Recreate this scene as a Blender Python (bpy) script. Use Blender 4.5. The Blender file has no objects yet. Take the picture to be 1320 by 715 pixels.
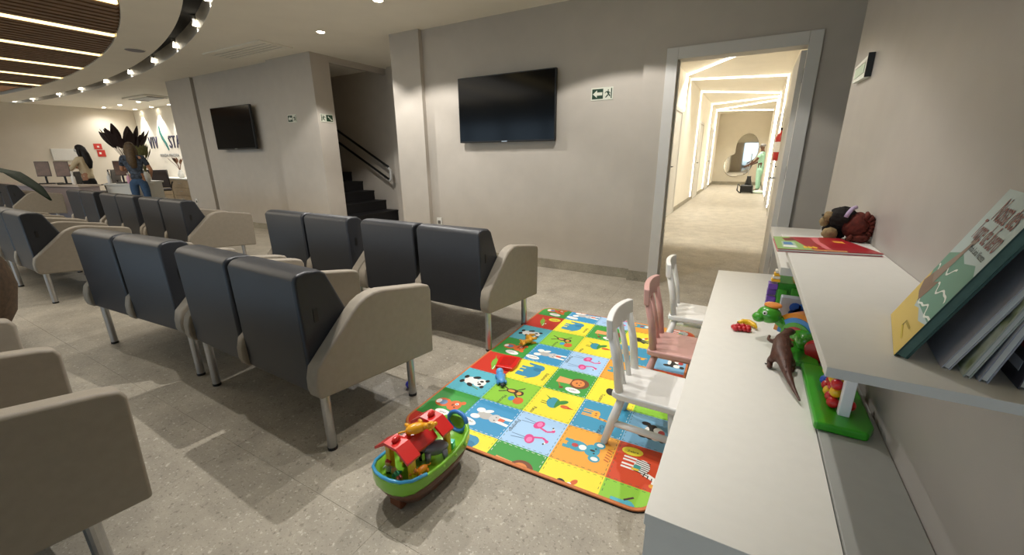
import bpy, bmesh, math, random
from mathutils import Vector, Matrix
random.seed(7)
PI = math.pi
C = bpy.context.scene.collection
sc = bpy.context.scene

# ------------------------------------------------------------------ camera
def make_camera():
    cam = bpy.data.cameras.new('camera'); o = bpy.data.objects.new('camera', cam); C.objects.link(o)
    yaw, pitch, roll = math.radians(29.65), math.radians(16.51), math.radians(0.464)
    cy, sy, cp, sp = math.cos(yaw), math.sin(yaw), math.cos(pitch), math.sin(pitch)
    f = Vector((-sy*cp, cy*cp, -sp)); r = Vector((cy, sy, 0)); d = f.cross(r)
    c, s = math.cos(roll), math.sin(roll)
    r2 = c*r + s*d; d2 = -s*r + c*d
    m = Matrix((r2, -d2, -f)).transposed().to_4x4(); m.translation = (0, 0, 1.26)
    o.matrix_world = m
    cam.sensor_fit = 'HORIZONTAL'; cam.sensor_width = 36; cam.lens = 36*527.6/1320
    cam.clip_start = 0.02; cam.clip_end = 200
    sc.camera = o
make_camera()

# ------------------------------------------------------------------ world, exposure
SKY = 1.25
KEY = 72
FILL = 28
w = bpy.data.worlds.new('world'); sc.world = w; w.use_nodes = True
w.node_tree.nodes['Background'].inputs['Color'].default_value = (0.60, 0.80, 1.0, 1)
w.node_tree.nodes['Background'].inputs['Strength'].default_value = SKY
sc.view_settings.view_transform = 'Standard'; sc.view_settings.look = 'None'
sc.view_settings.exposure = 0.86; sc.view_settings.gamma = 1.0; sc.view_settings.use_curve_mapping = False
try:
    sc.cycles.use_denoising = True; sc.cycles.max_bounces = 10; sc.cycles.diffuse_bounces = 8
    sc.cycles.sample_clamp_indirect = 6
except Exception: pass

# ------------------------------------------------------------------ materials
def srgb(h):
    if isinstance(h, (tuple, list)): return tuple(h)[:3]
    h = h.lstrip('#'); v = [int(h[i:i+2], 16)/255 for i in (0, 2, 4)]
    return tuple(x/12.92 if x <= .04045 else ((x+.055)/1.055)**2.4 for x in v)
MATS = {}
def mat(name, col, rough=.5, metal=0, noise=0, scale=40, bump=0, bscale=200, spec=.5, coat=0, emit=0, alpha=1, trans=0):
    if name in MATS: return MATS[name]
    m = bpy.data.materials.new(name); m.use_nodes = True; MATS[name] = m
    nt = m.node_tree; b = nt.nodes['Principled BSDF']; c = srgb(col)
    b.inputs['Base Color'].default_value = (*c, 1); b.inputs['Roughness'].default_value = rough
    b.inputs['Metallic'].default_value = metal; b.inputs['Specular IOR Level'].default_value = spec
    b.inputs['Coat Weight'].default_value = coat
    if trans: b.inputs['Transmission Weight'].default_value = trans
    if emit:
        b.inputs['Emission Color'].default_value = (*c, 1); b.inputs['Emission Strength'].default_value = emit
    tc = nt.nodes.new('ShaderNodeTexCoord')
    if noise:
        n = nt.nodes.new('ShaderNodeTexNoise'); n.inputs['Scale'].default_value = scale; n.inputs['Detail'].default_value = 4
        r = nt.nodes.new('ShaderNodeValToRGB')
        r.color_ramp.elements[0].position = .3; r.color_ramp.elements[1].position = .7
        r.color_ramp.elements[0].color = (*[x*(1-noise) for x in c], 1)
        r.color_ramp.elements[1].color = (*[min(1, x*(1+noise)) for x in c], 1)
        nt.links.new(tc.outputs['Object'], n.inputs['Vector']); nt.links.new(n.outputs['Fac'], r.inputs['Fac'])
        nt.links.new(r.outputs['Color'], b.inputs['Base Color'])
    if bump:
        n2 = nt.nodes.new('ShaderNodeTexNoise'); n2.inputs['Scale'].default_value = bscale; n2.inputs['Detail'].default_value = 2
        bp = nt.nodes.new('ShaderNodeBump'); bp.inputs['Strength'].default_value = bump; bp.inputs['Distance'].default_value = .002
        nt.links.new(tc.outputs['Object'], n2.inputs['Vector']); nt.links.new(n2.outputs['Fac'], bp.inputs['Height'])
        nt.links.new(bp.outputs['Normal'], b.inputs['Normal'])
    return m
def colmat(name, rough=.5, coat=0, bump=0):
    if name in MATS: return MATS[name]
    m = mat(name, (.5, .5, .5), rough, coat=coat, bump=bump)
    a = m.node_tree.nodes.new('ShaderNodeAttribute'); a.attribute_name = 'Col'
    m.node_tree.links.new(a.outputs['Color'], m.node_tree.nodes['Principled BSDF'].inputs['Base Color'])
    return m
def stone_mat(name, base, dark, light, rough=.35):
    m = bpy.data.materials.new(name); m.use_nodes = True; MATS[name] = m
    nt = m.node_tree; b = nt.nodes['Principled BSDF']; L = nt.links.new
    g = nt.nodes.new('ShaderNodeNewGeometry')
    n1 = nt.nodes.new('ShaderNodeTexNoise'); n1.inputs['Scale'].default_value = 5; n1.inputs['Detail'].default_value = 8; n1.inputs['Roughness'].default_value = .65
    r1 = nt.nodes.new('ShaderNodeValToRGB'); e = r1.color_ramp.elements
    e[0].position = .3; e[1].position = .72; e[0].color = (*[x*.78 for x in srgb(base)], 1); e[1].color = (*[x*1.2 for x in srgb(base)], 1)
    L(g.outputs['Position'], n1.inputs['Vector']); L(n1.outputs['Fac'], r1.inputs['Fac'])
    prev = r1.outputs['Color']
    for sca, lo, hi, c in ((62, .615, .67, dark), (40, .63, .69, light), (150, .58, .72, dark), (90, .62, .70, light), (24, .66, .72, dark)):
        n = nt.nodes.new('ShaderNodeTexNoise'); n.inputs['Scale'].default_value = sca; n.inputs['Detail'].default_value = 3
        mp = nt.nodes.new('ShaderNodeMapping'); mp.inputs['Location'].default_value = (sca, -sca*.3, 2)
        L(g.outputs['Position'], mp.inputs['Vector']); L(mp.outputs['Vector'], n.inputs['Vector'])
        mr = nt.nodes.new('ShaderNodeMapRange'); mr.inputs['From Min'].default_value = lo; mr.inputs['From Max'].default_value = hi
        mr.inputs['To Max'].default_value = .55
        L(n.outputs['Fac'], mr.inputs['Value'])
        mx = nt.nodes.new('ShaderNodeMix'); mx.data_type = 'RGBA'
        L(mr.outputs['Result'], mx.inputs['Factor']); L(prev, mx.inputs['A']); mx.inputs['B'].default_value = (*srgb(c), 1)
        prev = mx.outputs['Result']
    L(prev, b.inputs['Base Color'])
    b.inputs['Roughness'].default_value = rough; b.inputs['Specular IOR Level'].default_value = .4
    return m
M_floor = stone_mat('floor_stone', '#a49c8d', '#6a6357', '#d6d0c2', .5)
M_base = stone_mat('baseboard_stone', '#98917f', '#6f685b', '#b5ae9e', .5)
M_wall = mat('wall_paint', '#bab2a7', .75, noise=.03, scale=6, bump=.05)
M_wallR = mat('wall_paint_right', '#aca6a0', .45, noise=.03, scale=8, bump=.12, bscale=260)
M_ceil = mat('ceiling_paint', '#ece7da', .9, noise=.02, scale=3)
M_corr = mat('corridor_paint', '#e9e4d8', .7, noise=.02, scale=4)
M_white = mat('white_laminate', '#dcdad3', .38, noise=.015, scale=30, bump=.03)
M_whitelow = mat('grey_with_ledge_shade', '#9c9d99', .5, noise=.02, scale=30)  # ledge grey includes the shade under the shelf; vent parts share it
M_wpaint = mat('white_chair_paint', '#e4e3e0', .32, noise=.015, scale=20, coat=.2)
M_pink = mat('pink_chair_paint', '#c99b94', .35, noise=.03, scale=20, coat=.2)
M_frame = mat('door_frame_white', '#cfccc6', .45, noise=.015, scale=10)
M_leath = mat('charcoal_upholstery', '#24262b', .42, noise=.05, scale=25, bump=.25, bscale=500)
M_beige = mat('beige_upholstery', '#8e8577', .6, noise=.05, scale=30, bump=.25, bscale=600)
M_steel = mat('brushed_steel', '#b5b5b5', .3, metal=1, noise=.05, scale=50)
M_chrome = mat('chrome_band', '#cbc8c2', .45, metal=.55, noise=.04, scale=12)
M_black = mat('black_plastic', '#121212', .4, noise=.05, scale=20)
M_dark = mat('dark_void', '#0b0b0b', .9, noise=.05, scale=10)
M_screen = mat('tv_screen', '#040507', .12, noise=.05, scale=3, spec=.22)
M_slat = mat('walnut_slat', '#76593f', .6, noise=.2, scale=9)
M_warm_lit = mat('warm_lit_panel', '#c58e66', .5, noise=.06, scale=6)  # orange light on the ceiling recess painted as colour
M_stair = mat('black_granite', '#0d0c0f', .6, noise=.2, scale=60)
M_led = mat('warm_led', '#ffe3a0', emit=1.5)
M_ledw = mat('white_led', '#fff8ea', emit=3.2)
M_spot = mat('spot_lens', '#fff4dd', emit=30)
M_paper = mat('paper_pages', '#d9d6cf', .8, noise=.04, scale=60)
M_mirror = mat('mirror_glass', '#f2f1ea', .03, metal=1, noise=.005, scale=3)
M_pot = mat('brown_pot', '#4a3826', .7, noise=.35, scale=30, bump=.5, bscale=60)
M_leaf = mat('green_leaf', '#12240f', .7, noise=.25, scale=20, spec=.2)
M_skin = mat('skin', '#b98667', .55, noise=.05, scale=30)
M_skin2 = mat('skin_brown', '#5b3a28', .55, noise=.05, scale=30)
M_jeans = mat('blue_denim', '#36506f', .8, noise=.15, scale=40)
M_cream = mat('cream_cloth', '#d8c8a8', .8, noise=.06, scale=40)
M_mint = mat('mint_scrubs', '#a9d6c0', .8, noise=.05, scale=30)
M_grey = mat('grey_cloth', '#5d5a56', .8, noise=.1, scale=40)
M_brownfur = mat('red_brown_plush', '#5a1f12', .9, noise=.35, scale=60, bump=.8, bscale=120)
M_blackfur = mat('dark_plush', '#17110d', .95, noise=.4, scale=80, bump=1, bscale=150)
M_tanfur = mat('tan_plush', '#8a7450', .95, noise=.25, scale=70, bump=.8, bscale=150)
M_dino = mat('brown_rubber', '#4b2a1d', .5, noise=.25, scale=45, bump=.6, bscale=150)
P_print = colmat('flat_print', .55)
P_plast = colmat('toy_plastic', .28, coat=.3)
P_cloth = colmat('printed_cloth', .8)

# ------------------------------------------------------------------ mesh helpers
class MB:
    def __init__(s): s.v = []; s.f = []; s.c = []; s.col = (1, 1, 1)
    def color(s, c): s.col = srgb(c); return s
    def add(s, vs, fs, T=None):
        n = len(s.v)
        for p in vs:
            p = Vector(p)
            s.v.append(T @ p if T else p)
        for f in fs: s.f.append([i+n for i in f]); s.c.append(s.col)
        return s
    def box(s, c, d, T=None, rz=0, rx=0, ry=0):
        x, y, z = d[0]/2, d[1]/2, d[2]/2
        m = Matrix.Translation(c) @ Matrix.Rotation(rz, 4, 'Z') @ Matrix.Rotation(ry, 4, 'Y') @ Matrix.Rotation(rx, 4, 'X')
        if T: m = T @ m
        vs = [(i*x, j*y, k*z) for i in (-1, 1) for j in (-1, 1) for k in (-1, 1)]
        return s.add(vs, [(0, 1, 3, 2), (4, 6, 7, 5), (0, 4, 5, 1), (2, 3, 7, 6), (0, 2, 6, 4), (1, 5, 7, 3)], m)
    def bounds(s, a, b, T=None):
        return s.box([(a[i]+b[i])/2 for i in range(3)], [abs(b[i]-a[i]) for i in range(3)], T)
    def prism(s, poly, a, b, axis='X', T=None):
        n = len(poly); area = sum(poly[i][0]*poly[(i+1) % n][1]-poly[(i+1) % n][0]*poly[i][1] for i in range(n))
        if area < 0: poly = poly[::-1]
        def P(p, t): return {'X': (t, p[0], p[1]), 'Y': (p[1], t, p[0]), 'Z': (p[0], p[1], t)}[axis]
        vs = [P(p, a) for p in poly]+[P(p, b) for p in poly]
        fs = [tuple(range(n-1, -1, -1)), tuple(range(n, 2*n))]+[(i, (i+1) % n, n+(i+1) % n, n+i) for i in range(n)]
        return s.add(vs, fs, T)
    def tube(s, path, r, seg=8, T=None, caps=True):
        path = [Vector(p) for p in path]; n = len(path)
        rr = r if isinstance(r, (list, tuple)) else [r]*n
        vs = []; fs = []
        up = None
        for i, p in enumerate(path):
            t = (path[min(i+1, n-1)]-path[max(i-1, 0)]).normalized()
            if up is None:
                up = Vector((0, 0, 1)) if abs(t.z) < .9 else Vector((1, 0, 0))
            a = t.cross(up).normalized(); b = a.cross(t).normalized(); up = b
            for k in range(seg):
                g = 2*PI*k/seg; vs.append(p+(a*math.cos(g)+b*math.sin(g))*rr[i])
        for i in range(n-1):
            for k in range(seg):
                fs.append((i*seg+k, i*seg+(k+1) % seg, (i+1)*seg+(k+1) % seg, (i+1)*seg+k))
        if caps: fs += [tuple(range(seg-1, -1, -1)), tuple(range((n-1)*seg, n*seg))]
        return s.add(vs, fs, T)
    def lathe(s, prof, seg=20, T=None):
        vs = [(r*math.cos(2*PI*k/seg), r*math.sin(2*PI*k/seg), z) for r, z in prof for k in range(seg)]
        fs = [(i*seg+k, i*seg+(k+1) % seg, (i+1)*seg+(k+1) % seg, (i+1)*seg+k) for i in range(len(prof)-1) for k in range(seg)]
        fs += [tuple(range(seg-1, -1, -1)), tuple(range((len(prof)-1)*seg, len(prof)*seg))]
        return s.add(vs, fs, T)
    def ball(s, c, r, seg=14, rings=8, T=None, rot=None):
        if not isinstance(r, (list, tuple)): r = (r, r, r)
        m = Matrix.Translation(c) @ (rot if rot else Matrix())
        if T: m = T @ m
        vs = [(0, 0, -r[2])]
        for i in range(1, rings):
            a = -PI/2+PI*i/rings
            for k in range(seg): vs.append((r[0]*math.cos(a)*math.cos(2*PI*k/seg), r[1]*math.cos(a)*math.sin(2*PI*k/seg), r[2]*math.sin(a)))
        vs.append((0, 0, r[2])); L = len(vs)-1
        fs = [(0, 1+(k+1) % seg, 1+k) for k in range(seg)]
        for i in range(rings-2):
            for k in range(seg):
                a = 1+i*seg; fs.append((a+k, a+(k+1) % seg, a+seg+(k+1) % seg, a+seg+k))
        a = 1+(rings-2)*seg; fs += [(a+k, a+(k+1) % seg, L) for k in range(seg)]
        return s.add(vs, fs, m)
    def flat(s, poly, z=0, T=None):
        n = len(poly); area = sum(poly[i][0]*poly[(i+1) % n][1]-poly[(i+1) % n][0]*poly[i][1] for i in range(n))
        if area < 0: poly = poly[::-1]
        return s.add([(p[0], p[1], z) for p in poly], [tuple(range(n))], T)
    def disc(s, c, r, z=0, T=None, seg=16, a=0):
        if not isinstance(r, (list, tuple)): r = (r, r)
        ca, sa = math.cos(a), math.sin(a)
        return s.flat([(c[0]+r[0]*math.cos(t)*ca-r[1]*math.sin(t)*sa, c[1]+r[0]*math.cos(t)*sa+r[1]*math.sin(t)*ca) for t in [2*PI*k/seg for k in range(seg)]], z, T)
    def build(s, name, m, parent=None, bevel=0, seg=2, smooth=False, sub=0, color=False):
        me = bpy.data.meshes.new(name); me.from_pydata([tuple(v) for v in s.v], [], s.f)
        if m in (P_print, P_plast, P_cloth) or color:
            a = me.color_attributes.new('Col', 'FLOAT_COLOR', 'CORNER')
            for p, c in zip(me.polygons, s.c):
                for li in p.loop_indices: a.data[li].color = (*c, 1)
        me.materials.append(m)
        if smooth or bevel or sub:
            for p in me.polygons: p.use_smooth = True
        o = bpy.data.objects.new(name, me); C.objects.link(o)
        if parent: o.parent = parent
        if bevel:
            b = o.modifiers.new('bevel', 'BEVEL'); b.width = bevel; b.segments = seg; b.limit_method = 'ANGLE'; b.angle_limit = math.radians(40)
            b.harden_normals = True
        if sub:
            q = o.modifiers.new('sub', 'SUBSURF'); q.levels = sub; q.render_levels = sub
        return o
def shade_flat_angle(o): pass
def tag(o, label=None, cat=None, group=None, kind=None):
    if label: o['label'] = label
    if cat: o['category'] = cat
    if group: o['group'] = group
    if kind: o['kind'] = kind
    return o
def thing(name, label, cat, loc=(0, 0, 0), rz=0, group=None):
    o = bpy.data.objects.new(name, None); C.objects.link(o); o.location = loc; o.rotation_euler = (0, 0, rz)
    o.empty_display_size = .05
    return tag(o, label, cat, group)
def struct(name, mb, m, parent=None, **k):
    o = mb.build(name, m, parent, **k)
    if not parent: o['kind'] = 'structure'
    return o
def copy_tree(o, parent=None):
    c = o.copy(); C.objects.link(c)
    if parent: c.parent = parent
    for ch in list(o.children): copy_tree(ch, c)
    return c
def text(name, s, size, m, parent, loc, rot=(0, 0, 0), ext=.0004, align='CENTER', sx=1, gap=1):
    cu = bpy.data.curves.new(name, 'FONT'); cu.body = s; cu.size = size; cu.extrude = ext; cu.align_x = align; cu.align_y = 'CENTER'
    cu.resolution_u = 3; cu.space_character = gap
    tmp = bpy.data.objects.new(name+'_curve', cu); C.objects.link(tmp)
    bpy.context.view_layer.update()
    me = bpy.data.meshes.new_from_object(tmp.evaluated_get(bpy.context.evaluated_depsgraph_get()))
    bpy.data.objects.remove(tmp); bpy.data.curves.remove(cu)
    me.materials.clear(); me.materials.append(m)
    o = bpy.data.objects.new(name, me); C.objects.link(o)
    o.location = loc; o.rotation_euler = rot; o.scale = (sx, 1, 1)
    if parent: o.parent = parent
    return o
def lamp(name, kind, loc, energy, color, parent=None, rot=(0, 0, 0), **k):
    l = bpy.data.lights.new(name, kind); l.energy = energy; l.color = color
    for a, b in k.items(): setattr(l, a, b)
    o = bpy.data.objects.new(name, l); C.objects.link(o); o.location = loc; o.rotation_euler = rot
    if parent: o.parent = parent
    return o
def skin_mesh(name, joints, edges, m, parent, root=0, sub=1, loc=(0, 0, 0)):
    me = bpy.data.meshes.new(name); me.from_pydata([j[0] for j in joints], edges, [])
    o = bpy.data.objects.new(name, me); C.objects.link(o); me.materials.append(m)
    o.modifiers.new('skin', 'SKIN'); 
    if not me.skin_vertices: me.attributes
    sv = me.skin_vertices[0].data if me.skin_vertices else None
    for i, j in enumerate(joints):
        r = j[1]; sv[i].radius = (r, r) if not isinstance(r, (tuple, list)) else r
        sv[i].use_root = (i == root)
    o.modifiers['skin'].use_smooth_shade = True
    q = o.modifiers.new('sub', 'SUBSURF'); q.levels = sub; q.render_levels = sub
    if parent: o.parent = parent
    o.location = loc
    return o

CEIL = 2.706
# ================================================================== SETTING
# ---- floor with 0.9 m tiles
def build_floor():
    b = MB().bounds((-17.6, -6.2, -.12), (2.4, 6.3, -.006)); b.bounds((-1.6, 6.3, -.12), (.6, 20.8, -.006))
    fl = struct('floor', MB().bounds((-17.6, -6.2, -.12), (2.4, 6.3, -.0015)), M_floor)
    MB().bounds((-1.6, 6.3, -.12), (.6, 20.8, -.0015)).build('corridor_slab', M_floor, fl)
    MB().bounds((-17.6, -6.2, -.0016), (2.4, -1.0575, 0)).build('floor_field', M_floor, fl)
    tb = MB(); g = .0006; h = .45-g
    tb.add([(-h, -h, 0), (h, -h, 0), (h, h, 0), (-h, h, 0), (-h-g*.6, -h-g*.6, -.0015), (h+g*.6, -h-g*.6, -.0015), (h+g*.6, h+g*.6, -.0015), (-h-g*.6, h+g*.6, -.0015)],
           [(0, 1, 2, 3), (0, 4, 5, 1), (1, 5, 6, 2), (2, 6, 7, 3), (3, 7, 4, 0)])
    proto = tb.build('tile', M_floor, fl)
    cells = []
    for j in range(-2, 6):
        for i in range(-19, 4):
            cells.append((-.98+.9*i+.45, .75+.9*j+.45))
    for j in range(6, 23):
        for i in (-1, 0, 1):
            cells.append((-.98+.9*i+.45, .75+.9*j+.45))
    for k, (x, y) in enumerate(cells):
        if k == 0: proto.location = (x, y, 0); continue
        o = proto.copy(); C.objects.link(o); o.location = (x, y, 0)
build_floor()

# ---- ceiling with the elliptical cut
def ell(cx, a, b, t, cy=0): return (cx+a*math.cos(t), cy+b*math.sin(t))
EO = (-13.8, 11.8, 3.95); EI = (-13.8, 11.52, 3.71); ES = (-13.1, 10.0, 3.2)
def build_ceiling():
    x0, x1, y0, y1 = -26.5, 2.4, -6.2, 6.3
    N = 240; ang = [2*PI*k/N for k in range(N)]
    cx = EO[0]
    pts = []
    for t in ang:
        ex, ey = ell(*EO, t); dx, dy = ex-cx, ey
        k = 1e9
        if dx > 1e-9: k = min(k, (x1-cx)/dx)
        if dx < -1e-9: k = min(k, (x0-cx)/dx)
        if dy > 1e-9: k = min(k, y1/dy)
        if dy < -1e-9: k = min(k, y0/dy)
        pts.append(((ex, ey), (cx+dx*k, dy*k)))
    b = MB(); vs = []; fs = []
    for (e, o) in pts: vs += [(e[0], e[1], CEIL), (o[0], o[1], CEIL)]
    for i in range(N):
        j = (i+1) % N; fs.append((2*i, 2*j, 2*j+1, 2*i+1))
    # fill the corners
    for (qx, qy) in ((x1, y1), (x0, y1), (x0, y0), (x1, y0)):
        best = None
        for i in range(N):
            p, q = pts[i][1], pts[(i+1) % N][1]
            if (abs(p[0]-qx) < 1e-6 and abs(q[1]-qy) < 1e-6) or (abs(q[0]-qx) < 1e-6 and abs(p[1]-qy) < 1e-6):
                vs.append((qx, qy, CEIL)); fs.append((2*i+1, 2*((i+1) % N)+1, len(vs)-1)); break
    b.add(vs, [f[::-1] for f in fs])
    ce = struct('ceiling', b, M_ceil)
    MB().bounds((x0, y0, CEIL+.3), (x1, y1, CEIL+.4)).build('ceiling_slab', M_dark, ce)
    def ring(A, z0, B, z1, name, m):
        q = MB(); v = []; f = []
        for t in ang:
            v += [(*ell(*A, t), z0), (*ell(*B, t), z1)]
        for i in range(N):
            j = (i+1) % N; f.append((2*i, 2*i+1, 2*j+1, 2*j))
        q.add(v, f); return q.build(name, m, ce, smooth=True)
    ring(EO, CEIL, EO, CEIL+.17, 'chrome_band', M_chrome)
    ring(EI, CEIL+.17, EO, CEIL+.17, 'slot_top', M_dark)
    ring(EI, CEIL+.17, EI, CEIL, 'slot_inner_face', M_ceil)
    ring(EI, CEIL, ES, CEIL, 'inner_ring', M_ceil)
    ring(ES, CEIL, ES, CEIL+.07, 'recess_rim', M_ceil)
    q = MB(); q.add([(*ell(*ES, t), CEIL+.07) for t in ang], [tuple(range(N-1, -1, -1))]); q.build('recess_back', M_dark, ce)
    # wooden slats, one by one, along the y direction
    xs = -3.40; k = 0
    while xs > -13.2:
        d = 1-((xs-ES[0])/ES[1])**2
        if d > 0:
            hl = ES[2]*math.sqrt(d)-.02
            if (k % 10) == 5:
                o = MB().bounds((xs-.024, -hl, CEIL-.004), (xs+.024, hl, CEIL+.04)).build('led_strip', M_led, ce)
                o['label'] = 'glowing warm light strip between the slats'
            else:
                MB().bounds((xs-.045, -hl, CEIL+.004), (xs+.045, hl, CEIL+.05)).build('slat', M_slat, ce)
        xs -= .1450; k += 1
    # end beam and the panel beyond the slats, orange light put into its colour
    MB().bounds((-13.34, -3.16, CEIL-.01), (-13.22, 3.16, CEIL+.05)).build('slat_end_beam', M_slat, ce)
    q = MB(); poly = [ell(*ES, t) for t in ang if ell(*ES, t)[0] < -13.36]
    q.flat([(p[0], p[1]*.98) for p in poly], CEIL+.045); q.f = [f[::-1] for f in q.f]
    q.build('warm_lit_panel', M_warm_lit, ce)
build_ceiling()

# ---- walls
def wall(name, a, b, m=M_wall): return struct(name, MB().bounds(a, b), m)
H = CEIL
wb = wall('wall_back', (-3.64, 4.26, 0), (-.985, 4.40, H))
MB().bounds((-.985, 4.20, 0), (-.72, 4.36, H)).build('door_side_panel', M_wall, wb)
MB().bounds((-.72, 4.20, 2.10), (.31, 4.36, H)).build('door_head_panel', M_wall, wb)
MB().bounds((.31, 4.20, 0), (2.3, 4.36, H)).build('right_panel', M_wall, wb)
MB().bounds((-4.11, 4.20, 0), (-3.64, 5.8, H)).build('column', M_wall, wb)
wl = wall('wall_left', (-9.20, 4.31, 0), (-6.74, 4.53, H))
MB().bounds((-6.74, 4.22, 0), (-5.685, 4.53, H)).build('pilaster', M_wall, wl)
we = wall('wall_end', (-10.22, 4.29, 0), (-9.28, 6.11, H))
MB().bounds((-9.29, 4.38, 0), (-9.19, 4.53, H)).build('shadow_gap', M_grey, wl)
wa = wall('wall_stairwell', (-9.6, 5.66, 0), (-4.0, 5.8, 5.2))
MB().bounds((-5.58, 5.58, 0), (-5.34, 5.66, H)).build('pilaster', M_wall, wa)
MB().bounds((-9.7, 4.55, H+.02), (-9.5, 5.66, 5.2)).build('far_side', M_wall, wa)
MB().bounds((-9.6, 4.45, H+.01), (-5.7, 4.53, 5.2)).build('upper_side', M_wall, wa)
MB().bounds((-9.7, 4.45, 5.1), (-5.6, 5.8, 5.2)).build('upper_lid', M_dark, wa)
MB().bounds((-5.76, 4.53, H-.09), (-5.69, 5.66, H+.4)).build('lintel', M_wall, wa)
wall('wall_logo', (-17.6, 6.12, 0), (-10.0, 6.27, H), mat('logo_wall_paint', '#e6e0d2', .7, noise=.02, scale=5))
wall('wall_far', (-17.6, -6.2, 0), (-17.05, 6.2, H), mat('far_wall_paint', '#cdc4b4', .75, noise=.02, scale=4))
wall('wall_right', (.415, -3.0, 0), (.60, 3.07, H), M_wallR)
wall('wall_side', (2.3, -6.2, 0), (2.42, 4.3, H))
# corridor
wc = wall('wall_corridor_left', (-1.60, 4.36, 0), (-1.46, 20.7, 2.92), M_corr)
wall('wall_corridor_right', (.44, 4.36, 0), (.58, 20.7, 2.92), M_corr)
wall('wall_corridor_end', (-1.6, 20.5, 0), (.58, 20.64, 2.92), mat('end_wall_paint', '#cbc3b2', .75, noise=.02, scale=4))
struct('ceiling_corridor', MB().bounds((-1.6, 4.36, 2.90), (.58, 20.64, 3.0)), M_corr)
wall('wall_corridor_front', (-1.6, 4.40, 2.1), (.58, 4.46, 2.95), M_corr)
# facade behind the camera: parapet, mullions, head; daylight comes through its panes
wf = wall('wall_facade', (-17.6, -6.2, 0), (2.4, -6.05, .25))
MB().bounds((-17.6, -6.2, 2.5), (2.4, -6.05, H)).build('facade_head', M_wall, wf)
for k in range(12): MB().bounds((-17.5+k*1.78, -6.2, .25), (-17.38+k*1.78, -6.05, 2.5)).build('mullion', M_black, wf)
struct('ground_outside', MB().bounds((-60, -60, -.3), (40, -6.2, -.13)), mat('pale_paving', '#bdbab2', .9, noise=.1, scale=5))
# baseboards
def bbd(name, a, b): return struct(name, MB().bounds(a, b), M_base, bevel=.002)
bs = bbd('baseboard_back', (-3.64, 4.245, .001), (-.985, 4.26, .105))
MB().bounds((-.997, 4.187, .001), (-.765, 4.20, .107)).build('baseboard_panel', M_base, bs)
MB().bounds((-4.12, 4.187, .001), (-3.63, 4.20, .105)).build('baseboard_column', M_base, bs)
bl = bbd('baseboard_left', (-9.20, 4.295, .001), (-6.74, 4.31, .105))
MB().bounds((-6.74, 4.205, .001), (-5.67, 4.22, .105)).build('baseboard_pilaster', M_base, bl)
MB().bounds((-5.69, 4.2, .001), (-5.67, 4.53, .105)).build('baseboard_return', M_base, bl)
MB().bounds((-5.58, 5.565, .001), (-5.34, 5.58, .105)).build('baseboard_stairwell', M_base, bl)
bc = bbd('baseboard_corridor', (-1.46, 4.5, .001), (-1.447, 20.5, .10))
MB().bounds((.427, 4.5, .001), (.44, 20.5, .10)).build('baseboard_side', M_base, bc)
MB().bounds((-1.46, 20.485, .001), (.44, 20.5, .13)).build('baseboard_end', M_base, bc)

# ---- doorway to the corridor
def doorway():
    d = thing('door_1', 'open white door leaf and frame at the corridor entrance', 'door', (0, 4.2, 0)); d['kind'] = 'structure'
    y0 = -.02; y1 = .19
    MB().bounds((-.787, y0, 0), (-.69, .0, 2.158)).build('frame_casing', M_frame, d, bevel=.004)
    MB().bounds((.252, y0, 0), (.342, .0, 2.158)).build('frame_casing', M_frame, d, bevel=.004)
    MB().bounds((-.69, y0, 2.062), (.252, .0, 2.158)).build('frame_head', M_frame, d, bevel=.004)
    MB().bounds((-.725, 0, 0), (-.70, y1, 2.09)).build('jamb', M_frame, d, bevel=.003)
    MB().bounds((.275, 0, 0), (.30, y1, 2.09)).build('jamb', M_frame, d, bevel=.003)
    MB().bounds((-.70, 0, 2.07), (.275, y1, 2.09)).build('jamb_head', M_frame, d, bevel=.003)
    MB().bounds((-.70, .08, 0), (-.685, .13, 2.07)).build('door_stop', M_frame, d)
    lf = MB().bounds((.222, .17, .008), (.262, 1.03, 2.06)).build('door_leaf', M_frame, d, bevel=.002)
    for z in (.30, 1.10, 1.87): MB().bounds((.262, .10, z-.05), (.2745, .168, z+.05)).tube([(.268, .165, z-.055), (.268, .165, z+.055)], .008).build('hinge', M_black, lf)
    MB().tube([(.222, .97, 1.02), (.17, .97, 1.02), (.17, .85, 1.02)], .009).build('door_handle', M_steel, lf)
doorway()

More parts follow.
